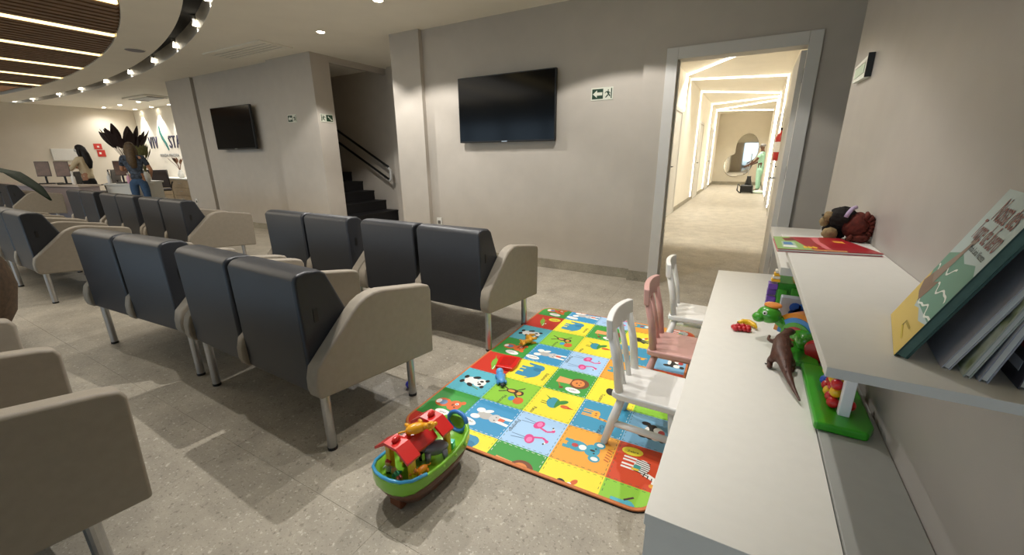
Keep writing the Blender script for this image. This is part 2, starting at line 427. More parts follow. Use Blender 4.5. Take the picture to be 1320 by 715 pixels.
# ================================================================== LIGHT FITTINGS
WARM = (1.0, .968, .92)
def downlight(x, y, e, label, ang=100, z=CEIL, r=.045, group=None, blend=.25, col=WARM, soft=.014, tilt=(0, 0, 0)):
    t = thing('downlight', label, 'ceiling light', (x, y, z), 0, group)
    MB().lathe([(r+.018, 0), (r+.018, -.004), (r+.006, -.006), (r, -.004), (r, 0)], 20).build('trim_ring', M_ceil, t)
    MB().lathe([(r-.001, -.0035), (r-.001, -.001)], 20).build('lens', M_spot, t)
    lamp('light', 'SPOT', (0, 0, -.03), e, col, t, rot=tilt, spot_size=math.radians(ang), spot_blend=blend, shadow_soft_size=soft)
    return t
def lights():
    downlight(-1.99, 1.69, KEY, 'small round ceiling downlight above the front benches', 96)
    downlight(-1.93, 1.02, KEY*.45, 'small round ceiling downlight nearest the camera above the floor', 96)
    downlight(-.45, 1.80, KEY*.55, 'small round ceiling downlight right above the white low table', 78, blend=.7)
    downlight(-1.18, 3.10, KEY*.62, 'small round ceiling downlight above the far end of the play mat', 123, blend=.12)
    downlight(-3.34, 3.31, KEY*.8, 'small round downlight at the top edge of the ceiling before the column', 120)
    downlight(-4.72, 3.7, KEY*.8, 'small bright downlight beside the near ceiling vent', 120)
    for k, (x, y) in enumerate([(-16.5, 5.98), (-15.4, 5.98), (-14.3, 5.98), (-13.2, 5.98)]):
        downlight(x, y, 40, 'round downlight, %s from the left in the row right at the logo wall' % ['first', 'second', 'third', 'fourth'][k], 75, group='downlights along the logo wall')
    for k, (x, y) in enumerate([(-16.6, 5.3), (-15.5, 5.3), (-14.3, 5.3), (-13.2, 5.3)]):
        downlight(x, y, 32, 'round downlight, %s from the left in the row before the logo wall' % ['first', 'second', 'third', 'fourth'][k], 150, blend=1, group='downlights of the reception ceiling')
    lamp('light', 'AREA', (-8.5, .4, CEIL-.03), FILL*3, (1, .93, .82), bpy.data.objects['ceiling'], shape='RECTANGLE', size=8, size_y=3.6)
    # ring spotlights
    ts = []
    for x in (-17.46, -16.38, -14.74, -13.32, -11.7, -10.15, -8.65, -7.27, -5.92, -4.9):
        ts.append(math.acos((x-EO[0])/EO[1]))
    names = ['first', 'second', 'third', 'fourth', 'fifth', 'sixth', 'seventh', 'eighth', 'ninth', 'tenth', 'eleventh', 'twelfth']
    for k, t in enumerate(ts):
        x, y = ell(-13.8, 11.775, 3.925, t); n = Vector((math.cos(t)/EO[1], math.sin(t)/EO[2], 0)).normalized()
        rz = math.atan2(n.y, n.x)
        s = thing('spotlight', 'small recessed spotlight on the shiny ceiling ring, %s from the far end' % names[k], 'ceiling light', (x, y, CEIL+.02), rz, 'spotlights around the ceiling ring')
        MB().lathe([(.008, .095), (.022, .035)], 14).build('lens', mat('ring_lens', '#fff3da', emit=9), s)
        MB().lathe([(.025, .10), (.025, .14)], 14).build('housing', M_steel, s)
        lamp('light', 'SPOT', (0, 0, .030), 5, WARM, s, spot_size=math.radians(110), spot_blend=.6, shadow_soft_size=.03)
lights()

def vents():
    t = thing('ceiling_vent', 'rectangular linear ceiling vent above the left wall screen', 'vent', (-6.38, 3.74, CEIL))
    f = MB(); w, h = 1.42, .46
    f.bounds((-w/2, -h/2, -.016), (w/2, -h/2+.05, -.001)); f.bounds((-w/2, h/2-.05, -.016), (w/2, h/2, -.001))
    f.bounds((-w/2, -h/2+.05, -.016), (-w/2+.05, h/2-.05, -.001)); f.bounds((w/2-.05, -h/2+.05, -.016), (w/2, h/2-.05, -.001))
    f.build('vent_frame', M_ceil, t)
    MB().bounds((-w/2+.05, -h/2+.05, -.004), (w/2-.05, h/2-.05, -.001)).build('backing', M_whitelow, t)
    for k in range(5): MB().box((0, -.15+k*.075, -.012), (w-.1, .068, .006), rx=.10).build('blade', M_ceil, t)
    t2 = thing('air_cassette', 'square ceiling air cassette in front of the logo wall', 'vent', (-13.1, 5.06, CEIL))
    MB().prism([(-.62, -.3), (.62, -.3), (.62, .3), (-.62, .3)], -.03, -.001, 'Z').build('panel', M_ceil, t2, bevel=.01)
    MB().bounds((-.4, -.17, -.04), (.4, .17, -.031)).build('grille', M_whitelow, t2)
    for sx in (-1, 1): MB().bounds((sx*.5-.04, -.2, -.036), (sx*.5+.04, .2, -.031)).build('air_slot', M_grey, t2)
    s = thing('ceiling_speaker', 'round grey ceiling speaker between slats and ring', 'speaker', (-7.63, 2.93, CEIL))
    MB().lathe([(.11, -.001), (.11, -.008), (.10, -.012)], 24).build('grille', mat('speaker_grille', '#77757c', .6, noise=.1, scale=300), s)
    MB().lathe([(.12, -.001), (.12, -.006), (.111, -.008)], 24).build('rim', M_ceil, s)
    s = thing('smoke_detector', 'round white smoke detector at the top of the picture above the screen', 'detector', (-2.3, 3.8, CEIL))
    MB().lathe([(.06, -.001), (.06, -.018), (.045, -.03)], 24).build('base', M_ceil, s, bevel=.003)
    MB().lathe([(.03, -.03), (.025, -.04)], 16).build('sensor', M_ceil, s)
vents()

# ---- corridor led lines
def corridor():
    W = .016
    def strip(a, b, label):
        o = MB().tube([a, b], W, 4).build('led_strip', M_ledw); tag(o, label, 'light strip', 'led lines of the corridor'); return o
    zc = 2.882; xl = -1.452; xr = .432
    lines = [((xl, 10.18, zc), (-.36, 8.5, zc), 'white light line running aslant over the corridor ceiling nearest the door'),
             ((xl, 10.8, zc), (xr, 11.35, zc), 'white light line across the corridor ceiling, second from the door'),
             ((xl, 12.95, zc), (xr, 14.4, zc), 'white light line across the corridor ceiling, third from the door'),
             ((xl, 16.3, zc), (xr, 15.2, zc), 'white slanting light line across the corridor ceiling, fourth from the door'),
             ((xl, 18.4, zc), (xr, 16.2, zc), 'white slanting light line across the corridor ceiling, fifth from the door'),
             ((xl, 18.7, zc), (xr, 19.6, zc), 'white light line across the corridor ceiling closest to the end wall'),
             ((xl, 10.18, 2.17), (xl, 10.18, zc), 'short upright light line above the first corridor door on the left'),
             ((xl, 12.95, .1), (xl, 12.95, zc), 'upright light line on the left corridor wall, first full height one'),
             ((xl, 16.3, .1), (xl, 16.3, zc), 'upright light line on the left corridor wall, second full height one'),
             ((xl, 18.5, .1), (xl, 18.5, zc), 'upright light line on the left corridor wall farthest from the door'),
             ((xr, 11.4, .05), (xr, 11.4, zc), 'upright light line on the right corridor wall nearest the door'),
             ((xr, 14.4, .05), (xr, 14.4, zc), 'upright light line on the right corridor wall, second from the door'),
             ((xr, 15.2, .05), (xr, 15.2, zc), 'upright light line on the right corridor wall, third from the door'),
             ((xr, 16.2, .05), (xr, 16.2, zc), 'upright light line on the right corridor wall farthest from the door'),
             ((xl, 6.3, zc), (xr, 6.3, zc), 'added, unseen white light line across the corridor ceiling right behind the doorway')]  # added strip out of view, brightens the near corridor floor
    for k, (a, b, l) in enumerate(lines):
        o = strip(a, b, l)
        if k < 6 or k == len(lines)-1: # the ceiling lines throw their light downwards
            va, vb = Vector(a), Vector(b); d = vb-va
            lamp('light', 'AREA', tuple((va+vb)/2+Vector((0, 0, -.025))), (26 if k > 5 else 14), (1, .965, .88), o, rot=(0, 0, math.atan2(d.y, d.x)), shape='RECTANGLE', size=d.length*.96, size_y=.03, spread=math.radians(140 if k > 5 else 105))
    # corridor doors
    for k, (y0, y1, side) in enumerate([(8.9, 9.85, -1), (13.4, 14.3, -1), (17.0, 17.9, -1), (9.4, 10.3, 1), (12.3, 13.2, 1)]):
        d = thing('door_%d' % (k+2), None, None, (-1.46 if side < 0 else .44, (y0+y1)/2, 0)); d['kind'] = 'structure'
        hw = (y1-y0)/2; s = -side
        MB().bounds((0, -hw, .005), (s*.02, hw, 2.1)).build('door_leaf', M_frame, d, bevel=.003)
        for e in (-1, 1): MB().bounds((0, e*hw-.0, 0), (s*.035, e*(hw+.07), 2.17)).build('frame_casing', M_frame, d, bevel=.003)
        MB().bounds((0, -hw, 2.1), (s*.035, hw, 2.17)).build('frame_head', M_frame, d, bevel=.003)
        MB().tube([(s*.02, -hw+.08, 1.03), (s*.06, -hw+.08, 1.03), (s*.06, -hw+.2, 1.03)], .01).build('door_handle', M_black, d)
    # cloud shaped mirror
    t = thing('wall_mirror', 'cloud shaped frameless mirror on the corridor end wall', 'mirror', (-.42, 20.5, 1.2))
    c1 = (.12, .42, .46); c2 = (-.22, -.36, .50)
    poly = []
    for k in range(90):
        a = 2*PI*k/90; best = 0
        for r in [i*.01 for i in range(1, 140)]:
            x, z = r*math.cos(a), r*math.sin(a)
            if math.hypot((x-.14)/.42, (z-.28)/.60) < 1 or math.hypot((x+.24)/.42, (z+.40)/.46) < 1 or math.hypot((x-.02)/.40, (z+.25)/.55) < 1: best = r
        poly.append((best*math.cos(a), best*math.sin(a)))
    T = Matrix.Rotation(PI/2, 4, 'X')
    MB().prism(poly, .012, .024, 'Z', T).build('glass', M_mirror, t)
    MB().prism([(p[0]*1.015, p[1]*1.015) for p in poly], .002, .012, 'Z', T).build('mirror_edge', mat('mirror_edge', '#5a5548', .4, noise=.02), t)
    # extinguisher
    t = thing('fire_extinguisher', 'red fire extinguisher on the right corridor wall behind the door', 'extinguisher', (.352, 8.35, 1.15))
    MB().lathe([(.03, 0), (.075, .01), (.08, .05), (.08, .36), (.06, .42), (.022, .45), (.022, .48)], 18).build('cylinder', mat('red_enamel', '#a81b16', .3, coat=.3, noise=.03), t, smooth=True)
    MB().bounds((-.03, -.012, .48), (.06, .012, .52)).build('valve', M_black, t, bevel=.004)
    MB().tube([(.05, 0, .50), (.085, -.03, .40), (.085, -.03, .15)], .011).build('hose', M_black, t)
    MB().lathe([(.0815, .14), (.0815, .30)], 18).build('label', M_paper, t)
    s = tag(MB().bounds((.435, 8.22, 1.72), (.4395, 8.46, 1.96)).build('extinguisher_sign', mat('red_sign', '#b5281c', .5, noise=.03)), 'square red sign above the corridor fire extinguisher', 'sign')
    s = MB().bounds((.4335, 8.27, 1.80), (.4348, 8.41, 1.88)).build('sign_symbol', mat('yellow_sign', '#e0a83a', .5, noise=.03), s)
corridor()

# ================================================================== STAIRS, RAIL, SCREENS, SIGNS
def stairs():
    t = thing('staircase', 'dark granite stairs climbing to the left behind the left wall', 'staircase', (-5.665, 4.555, 0))
    for k in range(12):
        x1 = -.29*k; x0 = -.29*12.5
        MB().bounds((x0 if False else x1-.29, 0, 0), (x1, 1.10, .316+.168*k-.03)).build('riser', M_stair, t)
        MB().bounds((x1-.30, 0, .316+.168*k-.03), (x1+.012, 1.10, .316+.168*k)).build('tread', M_stair, t, bevel=.003)
    r = thing('handrail', 'double steel handrail on the stairwell wall', 'handrail', (-5.69, 5.52, 0))
    sl = .628/1.178
    def pt(x, z): return (x, 0, z)
    up = [pt(.02, 1.07)]+[pt(-.3*i, 1.10+sl*.3*i) for i in range(0, 9)]
    lo = [pt(.02, .85)]+[pt(-.3*i, .88+sl*.3*i) for i in range(0, 9)]
    MB().tube(up, .021, 8).build('rail', M_black, r); MB().tube(lo, .021, 8).build('rail', M_black, r)
    MB().tube([pt(.02, 1.07), pt(.055, 1.04), pt(.06, .96), pt(.055, .88), pt(.02, .85)], .024, 10).build('end_loop', mat('pale_steel', '#c9c9c6', .35, metal=.3), r)
    for i in (.4, 3.0, 6.0):
        for z in (1.10, .88):
            MB().tube([(-.3*i, 0, z+sl*.3*i-.02), (-.3*i, .03, z+sl*.3*i-.06), (-.3*i, .138, z+sl*.3*i-.06)], .009, 6).build('bracket', M_steel, r)
    s = tag(MB().bounds((-5.83, 4.541, .95), (-5.79, 4.553, 1.2)).build('intercom', M_white), 'small white wall box beside the stair opening', 'wall box')
stairs()

def screen(x, y, label, w=1.235, h=.705, z=1.765):
    t = thing('television', label, 'television', (x, y, z))
    MB().bounds((-w/2, -.012, -h/2), (w/2, .03, h/2)).build('casing', M_black, t, bevel=.006)
    MB().bounds((-w/2+.012, -.0135, -h/2+.02), (w/2-.012, -.012, h/2-.012)).build('screen', M_screen, t)
    MB().bounds((-.035, -.016, -h/2+.003), (.035, -.012, -h/2+.015)).build('badge', M_steel, t)
    MB().bounds((-.3, .03, -.2), (.3, .048, .2)).build('back_hump', M_black, t, bevel=.01)
    for sx in (-.18, .18): MB().bounds((sx-.02, .048, -.2), (sx+.02, .058, .2)).build('bracket', M_black, t)
screen(-2.468, 4.20, 'black wall screen on the back wall left of the corridor door')
screen(-7.96, 4.20, 'black wall screen on the far left wall beside the logo wall')
bpy.data.objects['television.001'].children
# short wall stand-offs for the left screen
MB().bounds((-.2, .058, -.15), (.2, .108, .15)).build('wall_plate', M_black, bpy.data.objects['television.001'])

def exit_sign(loc, rz, label, flip=1, w=.222, h=.116, stair=False):
    t = thing('exit_sign', label, 'sign', loc, rz)
    MB().bounds((-w/2, 0, -h/2), (w/2, .004, h/2)).build('plate', mat('sign_white', '#cfd0c0', .5, noise=.02), t)
    g = mat('sign_green', '#12351f', .5, noise=.03); wh = mat('sign_white', '#cfd0c0')
    T = Matrix.Rotation(PI/2, 4, 'X')
    def fl(name, polys, m, y):
        b = MB()
        for p in polys: b.prism([(q[0]*flip, q[1]) for q in p], y, y+.0006, 'Z', T)
        return b.build(name, m, t)
    k = w/.222; hh = .046
    fl('green_field', [[(-.1*k, -hh), (.012*k, -hh), (.012*k, hh), (-.1*k, hh)]], g, .0004)
    if not stair:
        fl('arrow', [[(-.092*k, 0), (-.05*k, .034), (-.05*k, .014), (.004*k, .014), (.004*k, -.014), (-.05*k, -.014), (-.05*k, -.034)]], wh, .0012)
    else:
        fl('arrow', [[(-.09*k, -.034), (-.062*k, -.034), (-.062*k, -.014), (-.04*k, -.014), (-.04*k, .006), (-.018*k, .006), (-.018*k, .03), (-.03*k, .03), (-.03*k, .014), (-.052*k, .014), (-.052*k, -.006), (-.074*k, -.006), (-.074*k, -.022), (-.09*k, -.022)]], wh, .0012)
    b = MB()
    man = [[(.055, .03), (.063, .036), (.07, .03), (.063, .023)], [(.04, .02), (.066, .022), (.074, -.004), (.062, -.008), (.05, .008)],
           [(.062, -.006), (.074, -.002), (.086, -.024), (.078, -.03)], [(.062, -.006), (.054, -.012), (.034, -.034), (.042, -.038), (.066, -.016)],
           [(.04, .02), (.046, .014), (.032, .0), (.027, .005)], [(.066, .02), (.086, .006), (.083, 0), (.064, .01)]]
    for p in man: b.prism([(q[0]*flip*k, q[1]) for q in p], .0004, .001, 'Z', T)
    b.build('running_figure', g, t)
    fl('door_bar', [[(.09*k, -hh), (.1*k, -hh), (.1*k, hh), (.09*k, hh)]], g, .0004)
exit_sign((-1.385, 4.255, 1.842), 0, 'green exit sign with left arrow and running figure beside the black screen')
exit_sign((-6.29, 4.215, 1.842), 0, 'small green exit sign with left arrow on the far left wall')
exit_sign((-5.68, 4.375, 1.83), PI/2, 'green stair sign on the edge of the stair opening', flip=-1, stair=True)
def small_fittings():
    t = thing('wall_sign', 'white folded plate sign high on the right wall near its end', 'sign', (.414, 2.735, 1.645))
    b = MB(); b.add([(0, .15, .035), (0, -.14, .045), (0, -.15, -.05), (0, .15, -.04), (-.02, .15, .035), (-.02, -.14, .045), (-.02, -.15, -.05), (-.02, .15, -.04)],
                    [(0, 1, 2, 3), (7, 6, 5, 4), (0, 4, 5, 1), (1, 5, 6, 2), (2, 6, 7, 3), (3, 7, 4, 0)])
    b.build('plate', mat('sign_plate', '#d5dbd2', .3, noise=.02), t)
    MB().bounds((-.024, -.155, -.05), (.0, -.146, .05)).build('dark_edge', M_black, t)
    MB().bounds((-.0225, -.10, -.025), (-.0205, .11, .018)).build('print', mat('pale_green', '#b9cdb4', .4, noise=.05), t)
    MB().bounds((-.0225, -.14, .022), (-.0205, .145, .03)).build('strip', M_white, t)
    for loc, l in (((-3.525, 4.255, .425), 'white wall socket low on the back wall beside the column'), ((-10.0, 4.285, .40), 'white wall socket low on the left end column')):
        t = thing('wall_socket', l, 'socket', loc)
        MB().bounds((-.04, -.006, -.06), (.04, .004, .06)).build('plate', M_white, t, bevel=.003)
        MB().bounds((-.022, -.008, -.022), (.022, -.006, .022)).build('insert', M_grey, t)
small_fittings()

# ================================================================== WAITING BENCHES
def make_bench():
    t = thing('waiting_bench', 'x', 'bench')
    pan = [(.02, .285), (.004, .30), (-.004, .33), (-.002, .38), (.012, .43), (.215, .615), (.25, .642), (.29, .66), (.34, .670), (.39, .668), (.655, .618), (.70, .605), (.712, .575), (.70, .215)]
    for x in (-.565, 0, .565):
        hw = .036 if x else .03
        MB().prism(pan, x-hw, x+hw, 'X').build('side_panel', M_beige, t, bevel=.014, seg=3)
    back = [(.02, .285), (.01, .79), (.03, .815), (.07, .822), (.13, .815), (.16, .795), (.25, .58), (.36, .42), (.36, .30)]
    seat = [(.30, .31), (.26, .44), (.62, .405), (.665, .38), (.665, .275)]
    for x in (-.2725, .2725):
        bk = MB().prism(back, x-.2575, x+.2575, 'X').build('backrest', M_leath, t, bevel=.016, seg=3)
        MB().bounds((x+.2577, .075, .60), (x+.2597, .095, .66)).build('fabric_tag', M_black, bk)
        MB().prism(seat, x-.236, x+.236, 'X').build('seat', M_beige, t, bevel=.016, seg=3)
    for x in (-.5, .555):
        for y, z in ((.055, .30), (.56, .29)):
            l = MB().lathe([(.0205, .012), (.0205, z)], 14, Matrix.Translation((x, y, 0))).build('leg', M_steel, t, smooth=False)
            MB().lathe([(.022, 0), (.022, .014)], 14, Matrix.Translation((x, y, 0))).build('foot_cap', M_black, l)
        MB().bounds((x-.015, .05, .275), (x+.015, .57, .29)).build('support_bar', M_steel, t)
    return t
BENCH = make_bench()
BG = 'two-seat waiting benches in rows'
bench_spots = [
    (-2.037, .912, -1.7, 'charcoal and beige bench in the front row, nearest to the toy boat'),
    (-3.300, .905, 3.9, 'charcoal and beige bench in the front row, left of the one by the toy boat'),
    (-5.95, .955, 0, 'charcoal and beige bench in the front row just behind the brown pot'),
    (-7.22, .955, 0, 'bench of the front row mostly hidden behind the one by the brown pot'),
    (-1.94, 2.055, 0, 'charcoal and beige bench beside the play mat, right end of the second row'),
    (-3.15, 2.055, 0, 'charcoal backed bench left of the one by the play mat, in front of the stairs'),
    (-5.92, 2.13, 0, 'charcoal bench below the left wall screen with its pale side panel in full view'),
    (-7.23, 2.16, 0, 'brownish charcoal bench in the middle of the three before the reception'),
    (-8.60, 2.18, 0, 'brownish charcoal bench in front of the reception desk, leftmost of three'),
    (-12.6, 2.12, 0, 'far bench at the left picture edge behind the palm leaf'),
    (-2.135, -.345, 0, 'large beige bench in the lower left foreground, only its side panel in view')]
for i, (x, y, a, l) in enumerate(bench_spots):
    o = BENCH if i == 0 else copy_tree(BENCH)
    o.location = (x, y, 0); o.rotation_euler = (0, 0, math.radians(a)); o['label'] = l; o['group'] = BG

# ================================================================== PLAY CORNER
def play_table():
    t = thing('low_table', 'long white low table beside the right wall with toys on it', 'table', (-.105, .77, 0))
    L = 2.28; W = .365
    MB().prism([(0, 0), (W, 0), (W, L+.05), (0, L)], .468, .50, 'Z').build('tabletop', M_white, t, bevel=.0015)
    MB().bounds((.004, .004, 0), (W-.004, .03, .468)).build('end_panel', M_white, t)
    MB().bounds((.004, L-.03, 0), (W-.004, L-.004, .468)).build('end_panel', M_white, t)
    MB().bounds((W-.03, .03, .0), (W-.006, L-.03, .468)).build('back_panel', M_white, t)
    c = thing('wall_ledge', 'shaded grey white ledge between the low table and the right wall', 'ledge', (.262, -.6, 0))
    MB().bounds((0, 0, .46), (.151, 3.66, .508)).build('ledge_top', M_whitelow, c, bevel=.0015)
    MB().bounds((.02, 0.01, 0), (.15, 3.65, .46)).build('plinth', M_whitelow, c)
    s = thing('wall_shelf', 'white shelf on the right wall holding the leaning books', 'shelf', (.143, .737, .925))
    MB().bounds((0, 0, 0), (.271, 1.27, .017)).build('board', M_white, s, bevel=.0012)
    for y in (.25, 1.05): MB().bounds((.17, y, -.05), (.271, y+.02, 0)).build('bracket', M_white, s)
    s = thing('wall_shelf', 'white lower shelf at the far end of the right wall before the corridor door', 'shelf', (.155, 1.915, .79))
    MB().bounds((0, 0, 0), (.259, 1.12, .033)).build('board', M_white, s, bevel=.0012)
    for y in (.2, .9): MB().bounds((.17, y, -.05), (.259, y+.02, 0)).build('bracket', M_white, s)
play_table()

def make_kid_chair(m, name='kids_chair'):
    t = thing(name, 'x', 'chair')
    # origin at floor under the middle of the back edge; seat towards +x; width along y
    seat = [(-.005, -.135), (.03, -.148), (.27, -.142), (.285, -.12), (.285, .12), (.27, .142), (.03, .148), (-.005, .135)]
    MB().prism(seat, .228, .262, 'Z').build('seat', m, t, bevel=.011, seg=3)
    # crest rail, curved
    n = 9; vs = []; fs = []
    for i in range(n):
        u = -1+2*i/(n-1); y = u*.155; x = -.020-.020*(1-u*u); hz = .052*(1-.18*u*u)
        for dx in (-.014, .014):
            vs += [(x+dx-.002, y, .552-.044), (x+dx-.007, y, .552+hz)]
    for i in range(n-1):
        a = 4*i; b = a+4
        fs += [(a, b, b+1, a+1), (a+2, a+3, b+3, b+2), (a+1, b+1, b+3, a+3), (a, a+2, b+2, b)]
    fs += [(0, 1, 3, 2), (4*n-4, 4*n-2, 4*n-1, 4*n-3)]
    MB().add(vs, fs).build('crest_rail', m, t, bevel=.006, seg=3)
    def bow(u): return -.020-.020*(1-u*u)
    for s in (-1, 1):
        MB().tube([(.025, s*.122, .255), (.008, s*.128, .395), (bow(s*.86)+.002, s*.134, .53)], [.019, .018, .016], 10).build('back_post', m, t, smooth=True)
    for yy in (-.048, .04):
        MB().tube([(.022, yy, .258), (-.006, yy*1.02, .395), (bow(yy/.155)-.002, yy*1.05, .53)], [.012, .0145, .012], 8).build('spindle', m, t, smooth=True)
    for sx, sy in ((0, -1), (0, 1), (1, -1), (1, 1)):
        top = (.04 if sx == 0 else .245, sy*.115, .238); bot = (-.02 if sx == 0 else .285, sy*.15, 0)
        mid = tuple((top[i]+bot[i])/2 for i in range(3))
        MB().tube([top, mid, bot], [.017, .021, .016], 10).build('leg', m, t, smooth=True)
    for sy in (-1, 1): MB().tube([(.008, sy*.135, .105), (.267, sy*.135, .105)], .015, 8).build('stretcher', m, t, smooth=True)
    return t
kc = make_kid_chair(M_wpaint); kc.location = (-.395, 1.715, .0135); kc.rotation_euler = (0, 0, -.03)
kc['label'] = 'white wooden child chair with spindle back, nearest of the three at the low table'; kc['group'] = 'child chairs at the low table'
k3 = copy_tree(kc); k3.location = (-.345, 2.765, .0135); k3.rotation_euler = (0, 0, .05); k3['label'] = 'white wooden child chair farthest away, close to the corridor door'
k2 = make_kid_chair(M_pink); k2.location = (-.355, 2.20, .0135); k2.rotation_euler = (0, 0, .02)
k2['label'] = 'pink wooden child chair between the two white ones'; k2['group'] = 'child chairs at the low table'

# ---- play mat
def play_mat():
    t = thing('play_mat', 'colourful padded play mat printed with animals in squares', 'play mat', (-.77, 2.14, 0), math.radians(1.5))
    hw, hl, rc = .60, .90, .085; TH = .012
    def rr(d, n=7):
        p = []
        for cx, cy, a0 in ((hw-rc, hl-rc, 0), (-hw+rc, hl-rc, PI/2), (-hw+rc, -hl+rc, PI), (hw-rc, -hl+rc, 1.5*PI)):
            for k in range(n+1):
                a = a0+PI/2*k/n; p.append((cx+(rc-d)*math.cos(a), cy+(rc-d)*math.sin(a)))
        return p
    MB().prism(rr(-.002), .0005, .004, 'Z').build('backing', M_black, t)
    MB().prism(rr(0), .004, TH, 'Z').build('padding', mat('orange_binding', '#cf7a45', .7, noise=.08, scale=90), t, bevel=.003)
    clipp = rr(.013)
    def clip(poly):
        out = poly
        n = len(clipp)
        for i in range(n):
            a, b = clipp[i], clipp[(i+1) % n]; inp = out; out = []
            def side(p): return (b[0]-a[0])*(p[1]-a[1])-(b[1]-a[1])*(p[0]-a[0])
            for j in range(len(inp)):
                p, q = inp[j], inp[(j+1) % len(inp)]; sp_, sq = side(p), side(q)
                if sp_ >= 0: out.append(p)
                if (sp_ >= 0) != (sq >= 0):
                    k = sp_/(sp_-sq); out.append((p[0]+(q[0]-p[0])*k, p[1]+(q[1]-p[1])*k))
            if not out: return []
        return out
    RED, YEL, GRN, BLU, TEAL, LIME, ORA, LBL, LB2 = '#cc3420', '#f2e23c', '#3c9a3f', '#3b94c4', '#5fb7c9', '#8fca3c', '#eda63c', '#a9cdf0', '#7fb5d8'
    D = '#2a2622'; Wt = '#f2f0ec'; OR2 = '#d9672f'; PK = '#d9478c'; GY = '#b9b7b4'; BR = '#4a3028'
    us = [-.60, -.35, -.10, .15, .40, .65]; vs = [-1.036+.25*i for i in range(9)]
    kinds = [['croc', 'elephant', 'lion', 'toucan', 'dog'], ['bear', 'rabbit', 'flamingo', 'koala', 'zebra'], ['panda', 'monkey', 'duck', 'giraffe', 'badger']]
    colr = {'croc': RED, 'elephant': YEL, 'lion': GRN, 'toucan': YEL, 'dog': LIME, 'bear': GRN, 'rabbit': BLU, 'flamingo': LBL, 'koala': ORA, 'zebra': '#d2461f', 'panda': TEAL, 'monkey': LIME, 'duck': YEL, 'giraffe': '#3a93b8', 'badger': LB2}
    st = MB()
    def bubble(b, a, c, col=Wt, w=.05, h=.03, rot=0.15):
        b.color(col).disc((a, c), (w, h), .0008, None, 18, rot)
    def art(kind):
        """flat print in reading orientation: list of (colour, polygon)"""
        L = []
        def E(col, c, r, a=0, n=16): L.append((col, [(c[0]+r[0]*math.cos(q)*math.cos(a)-r[1]*math.sin(q)*math.sin(a), c[1]+r[0]*math.cos(q)*math.sin(a)+r[1]*math.sin(q)*math.cos(a)) for q in [2*PI*k/n for k in range(n)]]))
        def P(col, *p): L.append((col, list(p)))
        def ln(col, a, b, w=.003):
            dx, dy = b[0]-a[0], b[1]-a[1]; d = math.hypot(dx, dy); nx, ny = -dy/d*w, dx/d*w
            L.append((col, [(a[0]+nx, a[1]+ny), (b[0]+nx, b[1]+ny), (b[0]-nx, b[1]-ny), (a[0]-nx, a[1]-ny)]))
        if kind == 'elephant':
            B = '#3c8fb5'
            E(B, (0, .0), (.062, .05)); E(B, (-.052, .018), (.036, .036)); P(B, (-.085, .02), (-.062, .0), (-.075, -.05), (-.092, -.055))
            for x in (-.035, -.005, .03, .05): P(B, (x-.011, -.02), (x+.011, -.02), (x+.009, -.078), (x-.010, -.078))
            ln(B, (.058, .015), (.078, -.01)); E('#2f7ba0', (-.034, .02), (.02, .026))
        elif kind == 'lion':
            E('#7a4326', (.0, .045), (.052, .052), n=20); E('#e08b45', (0, .04), (.036, .034)); P('#e9a366', (-.03, -.075), (.03, -.075), (.025, 0), (-.025, 0))
            E(D, (-.013, .05), (.004, .005)); E(D, (.013, .05), (.004, .005)); E('#7a3c22', (0, .032), (.008, .005)); ln('#b5682f', (.03, -.06), (.07, -.035)); E('#7a4326', (.073, -.03), (.012, .012))
            E(Wt, (.075, .035), (.022, .042), -.15)
        elif kind == 'rabbit':
            E(GY, (0, -.02), (.026, .042)); E('#c9c7c5', (0, .032), (.03, .028)); P(Wt, (-.024, .045), (-.006, .05), (-.012, .11), (-.028, .112)); P(Wt, (.006, .05), (.024, .045), (.03, .105), (.014, .112))
            P('#d9664a', (-.014, .05), (.01, .05), (.006, .08), (-.012, .08)); E(Wt, (-.03, -.06), (.018, .022)); E(Wt, (.022, -.062), (.017, .024)); E(Wt, (-.035, -.02), (.012, .024), .5); E(D, (-.01, .034), (.003, .004)); E(D, (.012, .034), (.003, .004))
            E(Wt, (.07, -.072), (.022, .046), -.15)
        elif kind == 'flamingo':
            for s in (-1, 1):
                E(PK, (s*.052, .0), (.03, .022), s*.4); E('#f07fb5', (s*.056, .002), (.017, .012)); ln(PK, (s*.036, .012), (s*.022, .05), .005); ln(PK, (s*.022, .05), (s*.034, .072), .005); E(PK, (s*.038, .074), (.010, .008)); E(Wt, (s*.05, .07), (.006, .004)); E(D, (s*.057, .066), (.005, .004))
                ln('#5a6f9a', (s*.05, -.02), (s*.048, -.085), .0015); ln('#5a6f9a', (s*.06, -.02), (s*.07, -.08), .0015)
        elif kind == 'koala':
            B = '#3f9cb5'
            E(B, (0, -.035), (.032, .045)); E(B, (0, .028), (.036, .032)); E(B, (-.042, .048), (.022, .024)); E(B, (.042, .048), (.022, .024)); E(Wt, (-.044, .05), (.011, .015)); E(Wt, (.044, .05), (.011, .015)); E(Wt, (0, -.012), (.016, .016)); E('#b8403f', (0, -.045), (.012, .014))
            E(D, (0, .03), (.006, .011)); E(D, (-.015, .04), (.004, .004)); E(D, (.015, .04), (.004, .004)); P(B, (-.03, -.06), (-.01, -.06), (-.012, -.095), (-.03, -.092)); P(B, (.01, -.06), (.03, -.06), (.03, -.092), (.012, -.095))
            for i in range(5): ln('#c8632a', (-.035+.016*i, .085), (-.028+.016*i, .105), .003)
        elif kind == 'zebra':
            E(Wt, (0, -.005), (.038, .03)); P(Wt, (.02, .01), (.04, -.002), (.062, .05), (.045, .06)); E(Wt, (.062, .058), (.024, .014), -.5); E('#e3a03c', (.085, .045), (.01, .01))
